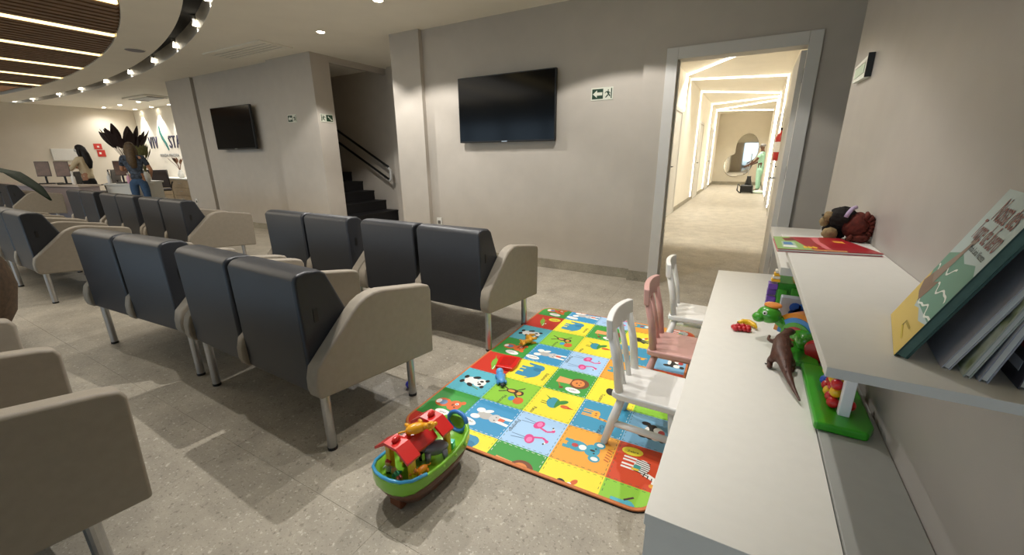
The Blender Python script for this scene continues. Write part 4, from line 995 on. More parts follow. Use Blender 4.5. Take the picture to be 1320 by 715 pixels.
# ================================================================== BOOKS, PLUSH
def book(name, label, B, B2, T, th, cover, pages=M_paper, group=None, spine=None):
    """B near/far bottom corners and the upper corner over B; local x along the bottom edge (towards the viewer), y up the cover, z out of the cover"""
    B, B2, T = Vector(B), Vector(B2), Vector(T)
    ex = (B2-B).normalized(); ey = T-B; ey -= ex*ey.dot(ex); h = ey.length; ey.normalize(); ez = ex.cross(ey)
    if ez.x > 0: ez = -ez; 
    wd = (B2-B).length
    t = thing(name, label, 'book', B, 0, group)
    m = Matrix((ex, ey, ex.cross(ey))).transposed(); t.rotation_mode = 'QUATERNION'; t.rotation_quaternion = m.to_quaternion()
    s = 1 if ex.cross(ey).x < 0 else -1
    return t, wd, h, s
def books():
    t, wd, h, s = book('picture_book', 'large green and yellow picture book leaning at the front of the shelf books', (.288, 1.062, .943), (.243, .833, .943), (.379, 1.045, 1.172), .01, None, None, 'books leaning on the wall shelf')
    th = .006
    cov = mat('book_cover_green', '#1f4038', .5, noise=.08, scale=40)
    z0 = .0 if s > 0 else 0
    MB().bounds((0, 0, 0), (wd, h*1.12, s*-.002)).build('front_cover', cov, t)
    MB().bounds((.002, .004, s*-.002), (wd-.002, h*1.11, s*-.013)).build('pages', mat('dim_pages', '#4d6a60', .6, noise=.1, scale=60), t)
    MB().bounds((0, 0, s*-.013), (wd, h*1.12, s*-.016)).build('back_cover', cov, t)
    z = s*.0003
    H_ = h*1.12
    def P(name, polys):
        b = MB()
        for k, (c, p) in enumerate(polys): b.color(c).flat([(x*wd, y*H_) for x, y in p], z+s*.00006*k)
        if s < 0: b.f = [f[::-1] for f in b.f]
        return b.build(name, P_print, t)
    sea = '#5d9480'
    def wave(x0, y0, pts, w=.012):
        L = pts[-1][0]; q = [(L*i/24, .018*math.sin(9*L*i/24*(1.5+x0)+5*y0)+.01*math.sin(31*L*i/24)+pts[-1][1]*i/24) for i in range(25)]
        return [(x0+a, y0+b+w/2) for a, b in q]+[(x0+a, y0+b-w/2) for a, b in q[::-1]]
    P('cover_picture', [('#b6c8c8', [(0, 0), (1, 0), (1, 1), (0, 1)]),
        (sea, [(0, .22), (1, .25), (1, .56), (.85, .60), (.6, .565), (.35, .60), (.0, .54)]),
        ('#d3b75c', [(0, 0), (1, 0), (1, .235), (.8, .20), (.55, .225), (.4, .20), (.25, .27), (0, .40)]),
        ('#e9efe8', wave(.25, .25, [(0, 0), (.1, -.03), (.2, .01), (.32, -.01), (.45, .03), (.6, .0), (.75, .02)], .014)),
        ('#e9efe8', wave(.45, .38, [(0, 0), (.12, -.025), (.22, .01), (.4, -.02), (.5, .01)], .014)),
        ('#e9efe8', wave(.30, .47, [(0, 0), (.1, .02), (.2, -.01), (.3, .03)], .014)),
        ('#e9efe8', wave(.03, .44, [(0, 0), (.06, .03), (.13, -.01)], .014)),
        ('#7d6350', [(.02, .32), (.10, .40), (.32, .37), (.44, .40), (.40, .30), (.36, .235), (.16, .26)]),
        ('#8a7668', [(.10, .40), (.32, .36), (.40, .64), (.44, .68), (.36, .72), (.30, .60)]),
        ('#6f5f58', [(.30, .66), (.36, .67), (.31, .73)]),
        ('#c6b02e', [(.55, .085), (.80, .06), (.82, .075), (.56, .10)]), ('#a58f22', [(.56, .115), (.80, .13), (.80, .145), (.56, .13)]), ('#8a7a20', [(.56, .09), (.58, .09), (.60, .13), (.57, .13)])])
    red = mat('title_red', '#8a5550', .6, noise=.1, scale=80); gy = mat('title_grey', '#5b605e', .6, noise=.1, scale=80)
    rot = (0, 0, 0) if s > 0 else (PI, 0, 0)
    text('title', 'Nossa des', .056, red, t, (wd*.56, H_*.875, z*4), rot, .0001, sx=.62)
    text('title', 'Torre de fuero', .050, red, t, (wd*.54, H_*.74, z*4), rot, .0001, sx=.58)
    text('author', 'Maria Lucia Vicente', .015, gy, t, (wd*.64, H_*.645, z*4), rot, .0001)
    specs = [('grey_book', 'pale grey book leaning behind the green picture book', (.318, 1.03), (.294, .815), '#a7a5ab', .010, .245, None),
             ('photo_book', 'book with a misty green photo cover leaning third on the shelf', (.338, 1.01), (.312, .795), '#a9aea4', .008, .235, 'photo'),
             ('grey_book', 'slim bluish grey book leaning fourth on the shelf', (.350, 1.00), (.326, .788), '#9496a0', .010, .24, None),
             ('dark_book', 'dark book with pale spine lettering standing closest to the wall', (.385, 1.0), (.364, .785), '#34323a', .012, .225, 'dark')]
    for nm, lb, b0, b1, col, th, hh, kind in specs:
        top = (.403, b0[1]-.01, .943+math.sqrt(max(.01, hh*hh-(.403-b0[0])**2)))
        t, wd, h, s = book(nm, lb, (*b0, .943), (*b1, .943), top, th, None, None, 'books leaning on the wall shelf')
        cm = mat('cover_'+nm+str(int(th*1000))+col[1:], col, .45, noise=.06, scale=30)
        MB().bounds((0, 0, 0), (wd, h, s*-.0015)).build('front_cover', cm, t)
        MB().bounds((.003, .003, s*-.0015), (wd-.003, h-.003, s*-(th-.0015))).build('pages', M_paper, t)
        MB().bounds((0, 0, s*-(th-.0015)), (wd, h, s*-th)).build('back_cover', cm, t)
        if kind == 'photo':
            pm = bpy.data.materials.new('misty_photo'); pm.use_nodes = True; nt = pm.node_tree
            n = nt.nodes.new('ShaderNodeTexNoise'); n.inputs['Scale'].default_value = 14; n.inputs['Detail'].default_value = 3
            r = nt.nodes.new('ShaderNodeValToRGB'); r.color_ramp.elements[0].color = (*srgb('#2c352c'), 1); r.color_ramp.elements[0].position = .33
            r.color_ramp.elements[1].color = (*srgb('#b9beb2'), 1); r.color_ramp.elements[1].position = .55
            e = r.color_ramp.elements.new(.44); e.color = (*srgb('#7f8a62'), 1)
            tc = nt.nodes.new('ShaderNodeTexCoord'); nt.links.new(tc.outputs['Object'], n.inputs['Vector'])
            nt.links.new(n.outputs['Fac'], r.inputs['Fac']); nt.links.new(r.outputs['Color'], nt.nodes['Principled BSDF'].inputs['Base Color'])
            MB().bounds((.004, .004, 0), (wd-.004, h-.004, s*.0004)).build('cover_photo', pm, t)
        if kind == 'dark':
            b = MB()
            for k in range(6): b.color(['#b8b8bc', '#8a2a30', '#c9c6c0'][k % 3]).bounds((wd-.06+.004*(k % 2), .02+.03*k, 0), (wd-.02, .035+.03*k, s*.0004))
            b.build('cover_print', P_print, t)
    t = thing('olive_book', 'olive book with a brown spine rising behind the leaning books', 'book', (.36, .96, .943), 0, 'books leaning on the wall shelf')
    MB().bounds((.026, -.24, 0), (.050, .0, .262)).build('cover', mat('olive_cover', '#8a7a45', .5, noise=.06, scale=20), t)
    MB().bounds((.022, -.242, .225), (.0495, -.0, .262)).build('brown_band', mat('brown_band', '#7a4a2c', .5, noise=.06, scale=20), t)
    # flat red book
    t = thing('red_book', 'flat red and green children book on the far end of the shelf', 'book', (.113, 1.625, .9425), .02)
    q = [(.0, 0), (.29, .055), (.215, .31), (.0, .245)]
    MB().prism(q, 0, .002, 'Z').build('back_cover', mat('book_pink', '#b84a58', .45, noise=.05), t)
    MB().prism([(x*.985+.002, y*.985+.002) for x, y in q], .002, .008, 'Z').build('pages', M_paper, t)
    MB().prism(q, .008, .0102, 'Z').build('front_cover', mat('book_red', '#a8202a', .35, coat=.2, noise=.05, scale=10), t)
    b = MB(); zz = .0104
    def ip(u, v):
        a = Vector(q[0]).lerp(Vector(q[1]), u); d = Vector(q[3]).lerp(Vector(q[2]), u); r = a.lerp(d, v); return (r.x, r.y)
    def F(c, uv, k):
        b.color(c).flat([ip(*p) for p in uv], zz+.00005*k)
    F('#8fae6a', [(0, 0), (.36, 0), (.30, .45), (.24, 1), (0, 1)], 1); F('#a9bfa5', [(.06, .15), (.22, .1), (.24, .55), (.08, .6)], 2); F('#4f7fae', [(.09, .35), (.2, .33), (.2, .55), (.1, .55)], 3); F('#e6e6e0', [(.07, .18), (.21, .15), (.21, .28), (.08, .3)], 3)
    F('#7a3a30', [(.14, .65), (.3, .7), (.28, .9), (.12, .88)], 3)
    for k in range(3): F('#e3b52e', [(.28+.05*k, .14), (.31+.05*k, .12), (.335+.05*k, .2), (.30+.05*k, .3)], 4)
    F('#d0696e', [(.50, .1), (.56, .1), (.58, .6), (.66, .95), (.55, .95), (.5, .55)], 2); F('#e39a3a', [(.76, .62), (.88, .58), (.9, .72), (.78, .76)], 3)
    F('#d8a862', [(.36, 0), (.68, 0), (.68, .05), (.36, .05)], 3)
    b.build('cover_picture', P_print, t)
books()

def fuzz(o, s, scale):
    pass
def plush():
    t = thing('plush_toy', 'furry dark plush toy with red brown mane at the wall end of the shelf', 'plush toy', (.345, 1.985, .942), 0)
    def blob(c, r, name, m, n=26, k=14, amp=.10, parent=t, rot=None):
        rnd = random.Random(hash(name) % 1000 if False else len(name)*7+int(c[0]*1000))
        b = MB().ball((0, 0, 0), r, n, k)
        b.v = [Vector(c)+v*(1+rnd.uniform(-amp, amp)) for v in b.v]
        return b.build(name, m, parent, smooth=True)
    blob((.026, -.012, .056), (.046, .056, .050), 'red_brown_mane', M_brownfur, amp=.07)
    blob((-.018, .0, .082), (.044, .046, .040), 'dark_fur', M_blackfur, amp=.12)
    blob((-.025, .03, .045), (.045, .04, .045), 'dark_fur', M_blackfur, amp=.12)
    h = blob((-.062, -.005, .086), (.018, .020, .018), 'muzzle', M_tanfur, amp=.09)
    blob((-.070, .01, .062), (.016, .018, .018), 'ear', M_tanfur, 14, 8, .1)
    blob((-.052, -.03, .024), (.025, .024, .022), 'paw', M_tanfur, 14, 8, .1)
    blob((.04, -.05, .018), (.026, .022, .018), 'paw', M_brownfur, 14, 8, .1)
    MB().tube([(-.016, -.046, .09), (-.010, -.046, .108), (.0, -.036, .122), (.012, -.02, .126)], .007, 8).build('lilac_band', mat('lilac_cloth', '#b9a5c4', .8, noise=.05), t, smooth=True)
    for k in range(10):
        a = -1.9+.33*k; MB().tube([(.022+.036*math.cos(a), -.062+.0*a, .058+.034*math.sin(a)), (.022+.05*math.cos(a), -.05, .058+.05*math.sin(a)), (.022+.055*math.cos(a), -.02, .058+.056*math.sin(a))], [.006, .009, .006], 6).build('mane_strand', M_brownfur, t, smooth=True)
    MB().ball((-.080, -.006, .09), (.005, .008, .006), 8, 6).build('nose', M_black, t)
plush()

# ================================================================== POT PLANT
def pot_plant():
    t = thing('potted_palm', 'large brown pot with a dark green palm at the left picture edge', 'plant', (-4.69, .375, 0)); t.scale = (1, 1, 1.06)
    MB().lathe([(.17, 0), (.20, .02), (.30, .18), (.345, .36), (.33, .52), (.27, .66), (.235, .72), (.25, .76), (.255, .78), (.235, .78), (.22, .74)], 32).build('pot', M_pot, t, smooth=True)
    MB().lathe([(.222, .735), (.0005, .745)], 24).build('soil', mat('soil', '#2b2018', .95, noise=.4, scale=40), t)
    def leaf(pts, w, name='leaf'):
        b = MB(); n = len(pts); vs = []; fs = []
        pts = [Vector(p) for p in pts]
        P = []
        for i in range(n*3-2):
            k = i/3; a = int(k); f = k-a; q = pts[a].lerp(pts[min(a+1, n-1)], f); P.append(q)
        m = len(P)
        for i, p in enumerate(P):
            d = (P[min(i+1, m-1)]-P[max(i-1, 0)]).normalized(); sd = d.cross(Vector((0, 0, 1))).normalized(); u = i/(m-1)
            ww = w*math.sin(PI*min(.98, .06+u*.93))**.8
            vs += [p-sd*ww+Vector((0, 0, .25*ww)), p, p+sd*ww+Vector((0, 0, .25*ww))]
        for i in range(m-1):
            a = 3*i; fs += [(a, a+1, a+4, a+3), (a+1, a+2, a+5, a+4)]
        b.add(vs, fs); o = b.build(name, M_leaf, t, smooth=True)
        s = o.modifiers.new('solid', 'SOLIDIFY'); s.thickness = .003
    leaf([(0, .1, .70), (-.03, .22, .98), (-.02, .38, 1.14), (.15, .48, 1.10), (.36, .53, 1.01), (.49, .55, .935)], .05)
    leaf([(0, .05, .74), (-.1, .2, 1.1), (-.2, .33, 1.30), (-.12, .42, 1.27), (.0, .45, 1.2)], .03)
    leaf([(0, .1, .74), (-.02, .25, .92), (-.06, .36, 1.02), (-.05, .42, 1.05)], .05)
    leaf([(.02, .08, .74), (.0, .22, .90), (-.0, .34, .98), (.03, .42, .98)], .045)
    for a in range(5):
        g = 2.6+a*.85; leaf([(0, 0, .74), (.12*math.cos(g), .12*math.sin(g), 1.05), (.35*math.cos(g), .35*math.sin(g), 1.30), (.6*math.cos(g), .6*math.sin(g), 1.2)], .04)
    MB().tube([(0, .0, .74), (0, .05, .95)], .03, 8).build('stem', M_pot, t)
    for (x, y) in ((.03, .22), (.08, .19), (-.03, .235)): MB().ball((x, y, .015), (.02, .016, .015), 8, 6).build('pebble', mat('pebble', '#a8a398', .7, noise=.1), t)
pot_plant()

# ================================================================== RECEPTION
def reception():
    dm = mat('desk_front_white', '#d3d3ce', .4, noise=.015); dm2 = mat('desk_top_pink', '#cbbdb2', .4, noise=.03)
    def desk(a, b, label, m, top):
        a, b = Vector(a), Vector(b); d = b-a; L = d.length; rz = math.atan2(d.y, d.x)
        t = thing('reception_desk', label, 'desk', (a.x, a.y, 0), rz, 'reception desks')
        D = .40 if L > 2 else .5
        MB().bounds((0, 0, .715), (L, D, .75)).build('desktop', top, t, bevel=.003)
        MB().bounds((.02, .03, .0), (L-.02, .06, .715)).build('front_panel', m, t)
        for x in (.03, L-.06): MB().bounds((x, .06, 0), (x+.03, D-.02, .715)).build('side_panel', m, t)
        return t
    desk((-16.2, 2.11), (-12.0, 3.08), 'long reception desk with lilac grey front at the left', mat('desk_front_lilac', '#a59a9c', .5, noise=.03), dm2)
    desk((-12.28, 3.56), (-11.62, 3.84), 'white fronted reception desk where the standing woman leans', dm, dm)
    def monitor(x, y, rz, label, z=.75):
        t = thing('monitor', label, 'monitor', (x, y, z), rz, 'monitors on the reception desks')
        MB().box((0, 0, .012), (.26, .16, .022)).build('stand_base', M_black, t, bevel=.004)
        MB().tube([(0, .03, .02), (0, .03, .22)], .018, 8).build('stand_neck', M_black, t)
        MB().box((0, 0, .32), (.22, .022, .32), rx=-.22).build('casing', mat('monitor_back', '#3d2b27', .3, noise=.2, scale=8), t, bevel=.004)
        MB().box((0, -.016, .322), (.20, .004, .29), rx=-.22).build('screen', mat('brown_screen', '#5b4038', .2, noise=.3, scale=9), t)
        MB().box((.20, -.02, .012), (.1, .12, .02)).build('keyboard', M_black, t, bevel=.003)
    monitor(-13.45, 2.99, 1.2, 'leftmost dark desk monitor on the lilac reception desk')
    monitor(-12.85, 3.14, 1.2, 'second dark desk monitor from the left on the reception desk')
    monitor(-12.08, 3.86, 1.2, 'dark desk monitor next to the standing woman')
    def task_chair(x, y, rz, label, col, z=0, h=.98, g='office chairs behind the reception'):
        t = thing('office_chair', label, 'chair', (x, y, 0), rz, g); m = mat('mesh_'+col[1:], col, .7, noise=.15, scale=60)
        MB().prism([(-.2, -.2), (.2, -.2), (.22, .0), (.2, .22), (-.2, .22), (-.22, 0)], .44, .50, 'Z').build('seat', m, t, bevel=.02)
        b = MB().box((0, -.24, h-.24), (.40, .03, .46), rx=.12).build('backrest', m, t, bevel=.012)
        MB().tube([(-.21, -.245, h-.46), (-.21, -.215, h-.01), (.21, -.215, h-.01), (.21, -.245, h-.46), (-.21, -.245, h-.46)], .014, 6).build('back_frame', M_black, t)
        MB().tube([(0, -.2, .46), (0, -.265, .6), (0, -.25, .75)], .02, 8).build('back_arm', M_black, t)
        MB().tube([(0, 0, .08), (0, 0, .44)], .028, 10).build('gas_lift', M_steel, t)
        for k in range(5):
            a = 2*PI*k/5; l = MB().tube([(0, 0, .10), (.28*math.cos(a), .28*math.sin(a), .065)], .018, 6).build('foot', M_black, t)
            MB().ball((.28*math.cos(a), .28*math.sin(a), .03), .03, 8, 6).build('castor', M_black, l)
        for s in (-1, 1): MB().tube([(s*.2, -.1, .46), (s*.26, -.1, .66), (s*.26, .12, .66)], .016, 6).build('armrest', M_black, t)
        return t
    c = task_chair(-13.75, 5.13, -1.9, 'black office chair with mesh back in front of the drawer cabinet', '#3a3230')
    MB().bounds((.05, -.262, .56), (.16, -.256, .60)).build('white_tag', M_white, c)
    task_chair(-13.9, 3.45, 2.3, 'grey office chair left of the black haired receptionist', '#5a5856', h=1.0)
    task_chair(-14.15, 4.15, 2.4, 'grey office chair right of the black haired receptionist', '#6a6663', h=1.02)
    task_chair(-14.6, 4.95, 2.2, 'small grey office chair behind the right desk monitor', '#55534f', h=.98)
    # bottles
    def bottle(x, y, label, col, h=.2):
        t = thing('bottle', label, 'bottle', (x, y, .75)); m = mat('bottle_'+col[1:], col, .4, noise=.03)
        MB().lathe([(.03, 0), (.035, .01), (.035, h*.6), (.012, h*.75), (.012, h*.85)], 14).build('body', m, t, smooth=True)
        MB().lathe([(.015, h*.85), (.015, h), (.005, h*1.02)], 10).build('pump', M_white, t)
    bottle(-12.45, 3.16, 'white pump bottle at the right end of the lilac desk', '#e4e0da', .26)
    bottle(-12.27, 3.68, 'white spray bottle on the white desk left of the monitor', '#d9d9d9', .24)
    bottle(-11.80, 3.86, 'small pink bottle on the white desk beside the standing woman', '#d9a5c0', .22)
    s = tag(MB().prism([(-.16, -.1), (.16, -.12), (.14, .12), (-.12, .1)], 0, .012, 'Z').build('paper_stack', M_paper), 'stack of white papers on the white reception desk', 'papers'); s.location = (-11.80, 4.02, .751); s.rotation_euler = (0, 0, .4)
    # drawer cabinet under the logo with a dried arrangement
    t = thing('drawer_cabinet', 'pale wooden drawer cabinet under the logo', 'cabinet', (-15.4, 5.62, 0))
    wd = mat('pale_oak', '#b5a489', .55, noise=.1, scale=6)
    MB().bounds((0, 0, .04), (3.2, .48, .70)).build('carcass', wd, t); MB().bounds((-.01, -.02, .70), (3.22, .48, .735)).build('top', dm, t)
    for i in range(3):
        for j in range(3):
            d = MB().bounds((.03+1.06*i, -.018, .07+.21*j), (1.04+1.06*i, 0, .26+.21*j)).build('drawer', wd, t, bevel=.003)
            MB().bounds((.42+1.06*i, -.03, .17+.21*j), (.62+1.06*i, -.018, .185+.21*j)).build('drawer_handle', M_steel, d)
    def dried(x, y, z, label, n, h, sp, col, vm):
        t = thing('dried_arrangement', label, 'plant', (x, y, z)); rnd = random.Random(n)
        MB().lathe([(.05, 0), (.08, .05), (.075, .14), (.04, .2), (.045, .22)], 14).build('vase', vm, t, smooth=True)
        lm = mat('dried_'+col[1:], col, .8, noise=.3, scale=20)
        for k in range(n):
            a = 2*PI*k/n+rnd.uniform(-.3, .3); r = sp*rnd.uniform(.5, 1); hh = h*rnd.uniform(.75, 1.05)
            p = [Vector((0, 0, .2)), Vector((r*.35*math.cos(a), r*.35*math.sin(a), .2+hh*.45)), Vector((r*math.cos(a), r*math.sin(a), .2+hh))]
            st = MB().tube(p, .005, 5).build('stem', lm, t)
            d = (p[2]-p[1]); q = []
            for i in range(7):
                u = i/6; c = p[1].lerp(p[2], .35+.75*u); w = .055*(math.sin(PI*(.1+.85*u)))*h/.6
                q.append((c, w))
            sd = Vector((-math.sin(a), math.cos(a), 0)); b = MB(); vs = []; fs = []
            for c, w in q: vs += [c-sd*w, c+Vector((math.cos(a), math.sin(a), 0))*w*.3, c+sd*w]
            for i in range(6): fs += [(3*i, 3*i+1, 3*i+4, 3*i+3), (3*i+1, 3*i+2, 3*i+5, 3*i+4)]
            b.add(vs, fs); lf = b.build('leaf', lm, st)
    dried(-14.25, 5.86, .735, 'small brown dried arrangement on the drawer cabinet at the column', 9, .36, .22, '#6b4a34', M_white)
    dried(-13.2, 4.42, .75, 'tall dark feathery arrangement towering behind the standing woman', 22, 1.0, .5, '#2a1712', mat('glass_vase', '#9aa59a', .2, noise=.05))
    dried(-12.62, 4.48, .75, 'bushy olive grasses beside the standing woman', 14, .62, .22, '#6b6a3e', M_white)
    # desk under the two arrangements
    t = thing('side_counter', 'white counter carrying the two tall arrangements', 'counter', (-13.4, 4.26, 0), .0)
    MB().bounds((0, 0, .715), (.85, .5, .749)).build('top', dm, t); MB().bounds((.03, .03, 0), (.82, .47, .715)).build('body', dm, t)
    # logo
    t = thing('wall_logo_sign', 'dark blue lettering with a teal swoosh on the bright logo wall', 'logo', (-15.4, 6.118, 1.72))
    ink = mat('logo_ink', '#2b2b48', .4, noise=.03)
    text('logo_letters', 'VIV', .50, ink, t, (-.76, -.012, 0), (PI/2, 0, 0), .01, sx=.70, gap=1.22)
    text('logo_letters', 'STA', .50, ink, t, (.60, -.012, 0), (PI/2, 0, 0), .01, sx=.74, gap=1.15)
    sw = []
    c1 = [(-.16, .50), (-.14, .32), (-.05, .16), (.10, -.02), (.16, -.18), (.15, -.22)]; c2 = [(.10, -.16), (.0, -.02), (-.12, .12), (-.19, .28), (-.18, .42)]
    MB().prism([(z, x) for x, z in c1+c2], -.022, -.004, 'Y').build('logo_swoosh', mat('logo_teal', '#1f6f68', .4, noise=.05), t)
    text('logo_tagline', 'MEDICINA AVAN\u00c7ADA', .12, mat('logo_grey', '#8f8f8c', .5, noise=.03), t, (.1, -.012, -.36), (PI/2, 0, 0), .004, sx=.95)
    # red signs and a framed panel on the far wall
    s = thing('fire_sign', 'red equipment sign over the extinguisher plate on the far wall', 'sign', (-17.045, 5.06, 1.62))
    MB().bounds((0, -.09, -.07), (.006, .09, .09)).build('plate', mat('red_sign', '#b5281c'), s)
    MB().bounds((.006, -.02, -.02), (.0075, .03, .03)).build('symbol', M_white, s)
    s = thing('fire_sign', 'lower red extinguisher sign on the far wall', 'sign', (-17.045, 5.10, 1.44))
    MB().bounds((0, -.09, -.10), (.006, .09, .09)).build('plate', mat('red_sign', '#b5281c'), s)
    MB().bounds((.006, -.05, -.03), (.0075, .0, .03)).build('symbol', M_paper, s)
    s = thing('wall_panel', 'small white framed panel on the far wall beside the receptionist', 'panel', (-17.045, 4.35, 1.40))
    MB().bounds((0, -.30, -.16), (.02, .22, .16)).build('frame', M_white, s, bevel=.004); MB().bounds((.02, -.26, -.12), (.022, .18, .12)).build('panel_face', M_paper, s)
reception()

# ================================================================== PEOPLE
def hand(J, E, wrist, d, side, s):
    """five fingers grown from a palm; d = direction of the hand"""
    d = Vector(d).normalized(); sd = Vector(side).normalized(); w = Vector(wrist)
    palm = w+d*.06*s; J.append((tuple(palm), (.032*s, .018*s))); ip = len(J)-1; E.append((wrist_i[0], ip))
    for k, (off, ln) in enumerate(((-.024, .062), (-.008, .074), (.008, .072), (.024, .058))):
        a = palm+d*.03*s+sd*off*s; b = a+d*ln*.5*s; c = b+(d*.5+Vector((0, 0, -.25)))*ln*s*.6
        for q, r in ((a, .010), (b, .009), (c, .007)): J.append((tuple(q), r*s))
        n = len(J); E += [(ip, n-3), (n-3, n-2), (n-2, n-1)]
    a = w+d*.03*s-sd*.03*s; b = a+d*.03*s-sd*.022*s
    J.append((tuple(a), .011*s)); J.append((tuple(b), .008*s)); n = len(J); E += [(ip, n-2), (n-2, n-1)]
wrist_i = [0]
def person(label, loc, rz, h, skin, top, bottom, hair, armL, armR, long_hair=True, sleeve=1, cap=None, lean=0, coat=False, shirt_mat=None, mask=False):
    s = h/1.70
    t = thing('person', label, 'person', loc, rz)
    L = lean
    J = [((0, 0, .93*s), (.108*s, .085*s)), ((0, .01*s+L*.3, 1.12*s), (.115*s, .09*s)), ((0, .0+L*.7, 1.32*s), (.14*s, .10*s)), ((0, -.01*s+L, 1.43*s), (.075*s, .07*s)), ((0, .01*s+L*1.1, 1.49*s), .048*s), ((0, .025*s+L*1.2, 1.56*s), (.070*s, .080*s)), ((0, .025*s+L*1.25, 1.645*s), (.064*s, .074*s))]
    E = [(0, 1), (1, 2), (2, 3), (3, 4), (4, 5), (5, 6)]
    for sd in (-1, 1):
        b = len(J)
        J += [((sd*.08*s, 0, .84*s), .072*s), ((sd*.10*s, .015*s, .50*s), .056*s), ((sd*.10*s, -.02*s, .10*s), .038*s), ((sd*.105*s, .09*s, .04*s), (.036*s, .03*s)), ((sd*.107*s, .15*s, .03*s), (.034*s, .022*s))]
        E += [(0, b), (b, b+1), (b+1, b+2), (b+2, b+3), (b+3, b+4)]
    arms = {}
    for sd, arm in ((-1, armL), (1, armR)):
        b = len(J); sh = Vector((sd*.175*s, L*.8, 1.37*s)); el = Vector(arm[0])*s+Vector((0, L*.6, 0)); wr = Vector(arm[1])*s+Vector((0, L*.6, 0))
        J += [(tuple(sh), .052*s), (tuple(el), .040*s), (tuple(wr), .028*s)]; E += [(2, b), (b, b+1), (b+1, b+2)]
        wrist_i[0] = b+2; hand(J, E, wr, wr-el, (0, 0, 1) if abs((wr-el).normalized().z) < .7 else (1, 0, 0), s)
        arms[sd] = (sh, el, wr)
    skin_mesh('body', J, E, skin, t, 0, 1)
    # clothes
    TJ = [((0, 0, .845*s), (.158*s, .126*s)), ((0, .01*s+L*.3, 1.12*s), (.128*s, .105*s)), ((0, L*.7, 1.32*s), (.153*s, .113*s)), ((0, -.01*s+L, 1.425*s), (.085*s, .08*s))]
    TE = [(0, 1), (1, 2), (2, 3)]
    for sd in (-1, 1):
        sh, el, wr = arms[sd]; b = len(TJ); e2 = sh.lerp(el, sleeve) if sleeve <= 1 else el.lerp(wr, sleeve-1)
        TJ += [(tuple(sh), .064*s), (tuple(sh.lerp(el, min(1, sleeve)*.98)), .052*s)]; TE += [(2, b), (b, b+1)]
        if sleeve > 1: TJ.append((tuple(e2), .040*s)); TE.append((b+1, b+2))
    if coat: TJ.append(((0, 0, .55*s), (.17*s, .14*s))); TE.append((0, len(TJ)-1))
    skin_mesh('shirt', TJ, TE, top, t, 1, 1)
    BJ = [((0, 0, 1.0*s), (.140*s, .112*s)), ((0, 0, .90*s), (.150*s, .122*s))]; BE = [(0, 1)]
    for sd in (-1, 1):
        b = len(BJ); BJ += [((sd*.09*s, -.005, .86*s), .106*s), ((sd*.10*s, .015*s, .50*s), .072*s), ((sd*.10*s, -.02*s, .09*s), .058*s)]; BE += [(1, b), (b, b+1), (b+1, b+2)]
    skin_mesh('trousers', BJ, BE, bottom, t, 0, 1)
    for sd in (-1, 1): MB().ball((sd*.105*s, .06*s, .035*s), (.045*s, .125*s, .036*s), 12, 8).build('shoe', M_black, t, smooth=True)
    hy = .025*s+L*1.2; hz = 1.60*s
    for sd in (-1, 1):
        MB().ball((sd*.028*s, hy+.074*s, hz+.005*s), (.011*s, .006*s, .007*s), 8, 6).build('eye', M_black, t)
        MB().ball((sd*.072*s, hy-.005*s, hz-.005*s), (.010*s, .018*s, .028*s), 8, 6).build('ear', skin, t, smooth=True)
    MB().ball((0, hy+.086*s, hz-.015*s), (.011*s, .016*s, .020*s), 10, 6).build('nose', skin, t, smooth=True)
    MB().ball((0, hy+.074*s, hz-.05*s), (.024*s, .008*s, .007*s), 10, 6).build('mouth', mat('lips', '#8f4a42', .5, noise=.03), t, smooth=True)
    if mask: MB().ball((0, hy+.05*s, hz-.035*s), (.06*s, .05*s, .045*s), 14, 8).build('face_mask', M_white, t, smooth=True)
    if hair:
        hb = MB().ball((0, hy-.018*s, hz+.030*s), (.082*s, .088*s, .078*s), 18, 10)
        if long_hair:
            hb.tube([(0, hy-.045*s, hz+.03*s), (0, hy-.085*s, hz-.12*s), (0, hy-.11*s, hz-.30*s), (.02*s, hy-.10*s, hz-.45*s)], [.075*s, .085*s, .09*s, .05*s], 12)
            for sd in (-1, 1): hb.tube([(sd*.06*s, hy-.02*s, hz+.03*s), (sd*.085*s, hy-.03*s, hz-.1*s), (sd*.09*s, hy-.05*s, hz-.26*s)], [.035*s, .038*s, .024*s], 8)
        hb.build('hair', hair, t, smooth=True)
    if cap:
        MB().ball((0, hy-.01*s, hz+.042*s), (.086*s, .094*s, .066*s), 16, 9).build('cap', cap, t, smooth=True)
    return t
HB = mat('hair_black', '#120d0c', .6, noise=.2, scale=60); HD = mat('hair_dark_blond', '#5b4a34', .6, noise=.3, scale=40)
patt = mat('dark_patterned_cloth', '#3a4350', .8, noise=.85, scale=22)
person('woman with long dark blond hair, patterned top and jeans standing at the reception desk', (-11.35, 3.86, 0), 1.0, 1.60, M_skin, patt, M_jeans, HD,
       ((-.26, .10, 1.10), (-.16, .34, 1.16)), ((.27, .02, 1.10), (.20, .26, 1.00)), True, .75)
person('black haired receptionist in a cream top behind the reception desk', (-13.25, 3.62, 0), 2.3, 1.58, M_skin, M_cream, mat('black_trousers', '#1c1b1d', .8, noise=.1), HB,
       ((-.25, .14, 1.12), (-.10, .40, 1.24)), ((.25, .16, 1.12), (.10, .40, 1.22)), True, 1.4, mask=True)
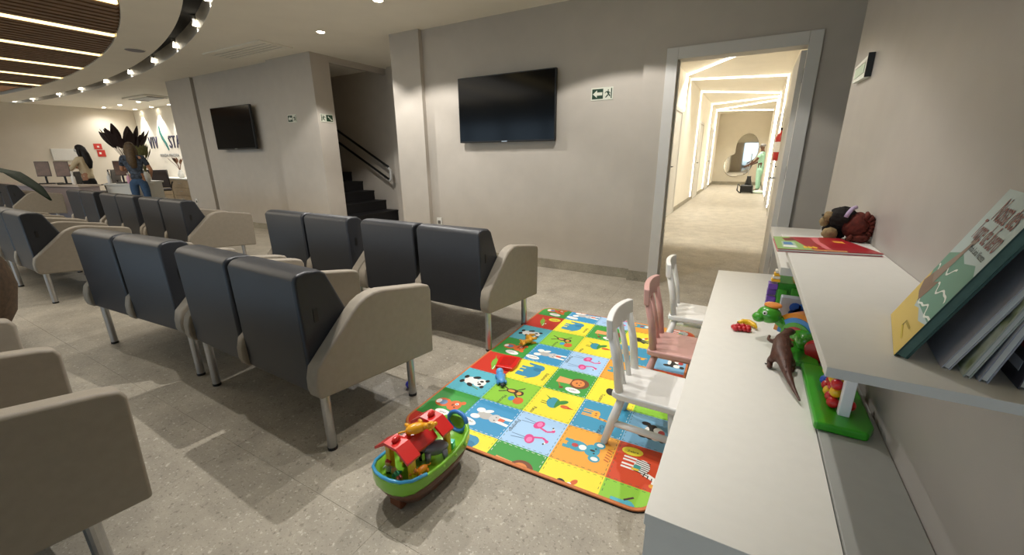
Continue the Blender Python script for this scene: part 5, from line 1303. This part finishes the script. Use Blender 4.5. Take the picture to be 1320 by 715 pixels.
person('person in mint scrubs and grey cap mopping at the corridor end', (.25, 16.9, 0), 1.35, 1.60, M_skin2, M_mint, M_mint, None,
       ((-.28, .12, 1.10), (-.22, .38, .95)), ((.27, .10, 1.08), (.18, .32, .98)), False, .7, cap=mat('cap_grey', '#8a8785', .8, noise=.1), coat=True)
def corridor_items():
    t = thing('mop', 'grey mop with a thin handle held by the person in mint scrubs', 'mop', (-.10, 16.98, 0))
    MB().tube([(0, 0, .03), (.04, .06, 1.28)], .012, 8).build('handle', M_steel, t)
    MB().ball((0, 0, .03), (.14, .06, .028), 14, 8).build('mop_head', mat('mop_grey', '#a9b5ad', .9, noise=.2, scale=40), t, smooth=True)
    t = thing('vacuum_cleaner', 'black vacuum cleaner standing on the corridor floor before the mirror', 'vacuum', (-.06, 16.1, 0))
    MB().prism([(-.2, -.16), (.17, -.18), (.19, .16), (-.17, .18)], .03, .28, 'Z').build('body', M_black, t, bevel=.05, seg=3)
    MB().lathe([(.11, .27), (.10, .34), (.06, .50), (.065, .56)], 16, Matrix.Translation((.02, 0, 0))).build('motor_head', M_black, t, smooth=True)
    for sx in (-1, 1): MB().lathe([(.06, -.02), (.06, .02)], 14, Matrix.Translation((sx*.17, .0, .06)) @ Matrix.Rotation(PI/2, 4, 'Y')).build('wheel', M_grey, t)
    MB().tube([(-.17, -.05, .2), (-.27, -.1, .3), (-.28, -.12, .1), (-.2, -.2, .03)], .02, 8).build('hose', M_black, t, smooth=True)
    t = thing('floor_cloth', 'pale green cloth heap on the corridor floor beside the vacuum cleaner', 'cloth', (.27, 16.25, 0), .3)
    b = MB().ball((0, 0, 0), (.22, .18, .07), 18, 8); rnd = random.Random(3)
    b.v = [Vector((v.x*(1+rnd.uniform(-.12, .12)), v.y*(1+rnd.uniform(-.12, .12)), max(0.0, v.z*(1+rnd.uniform(-.3, .3))+.02))) for v in b.v]
    b.build('cloth_heap', mat('pale_cloth', '#b9c9b5', .9, noise=.08, scale=30), t, smooth=True)
corridor_items()
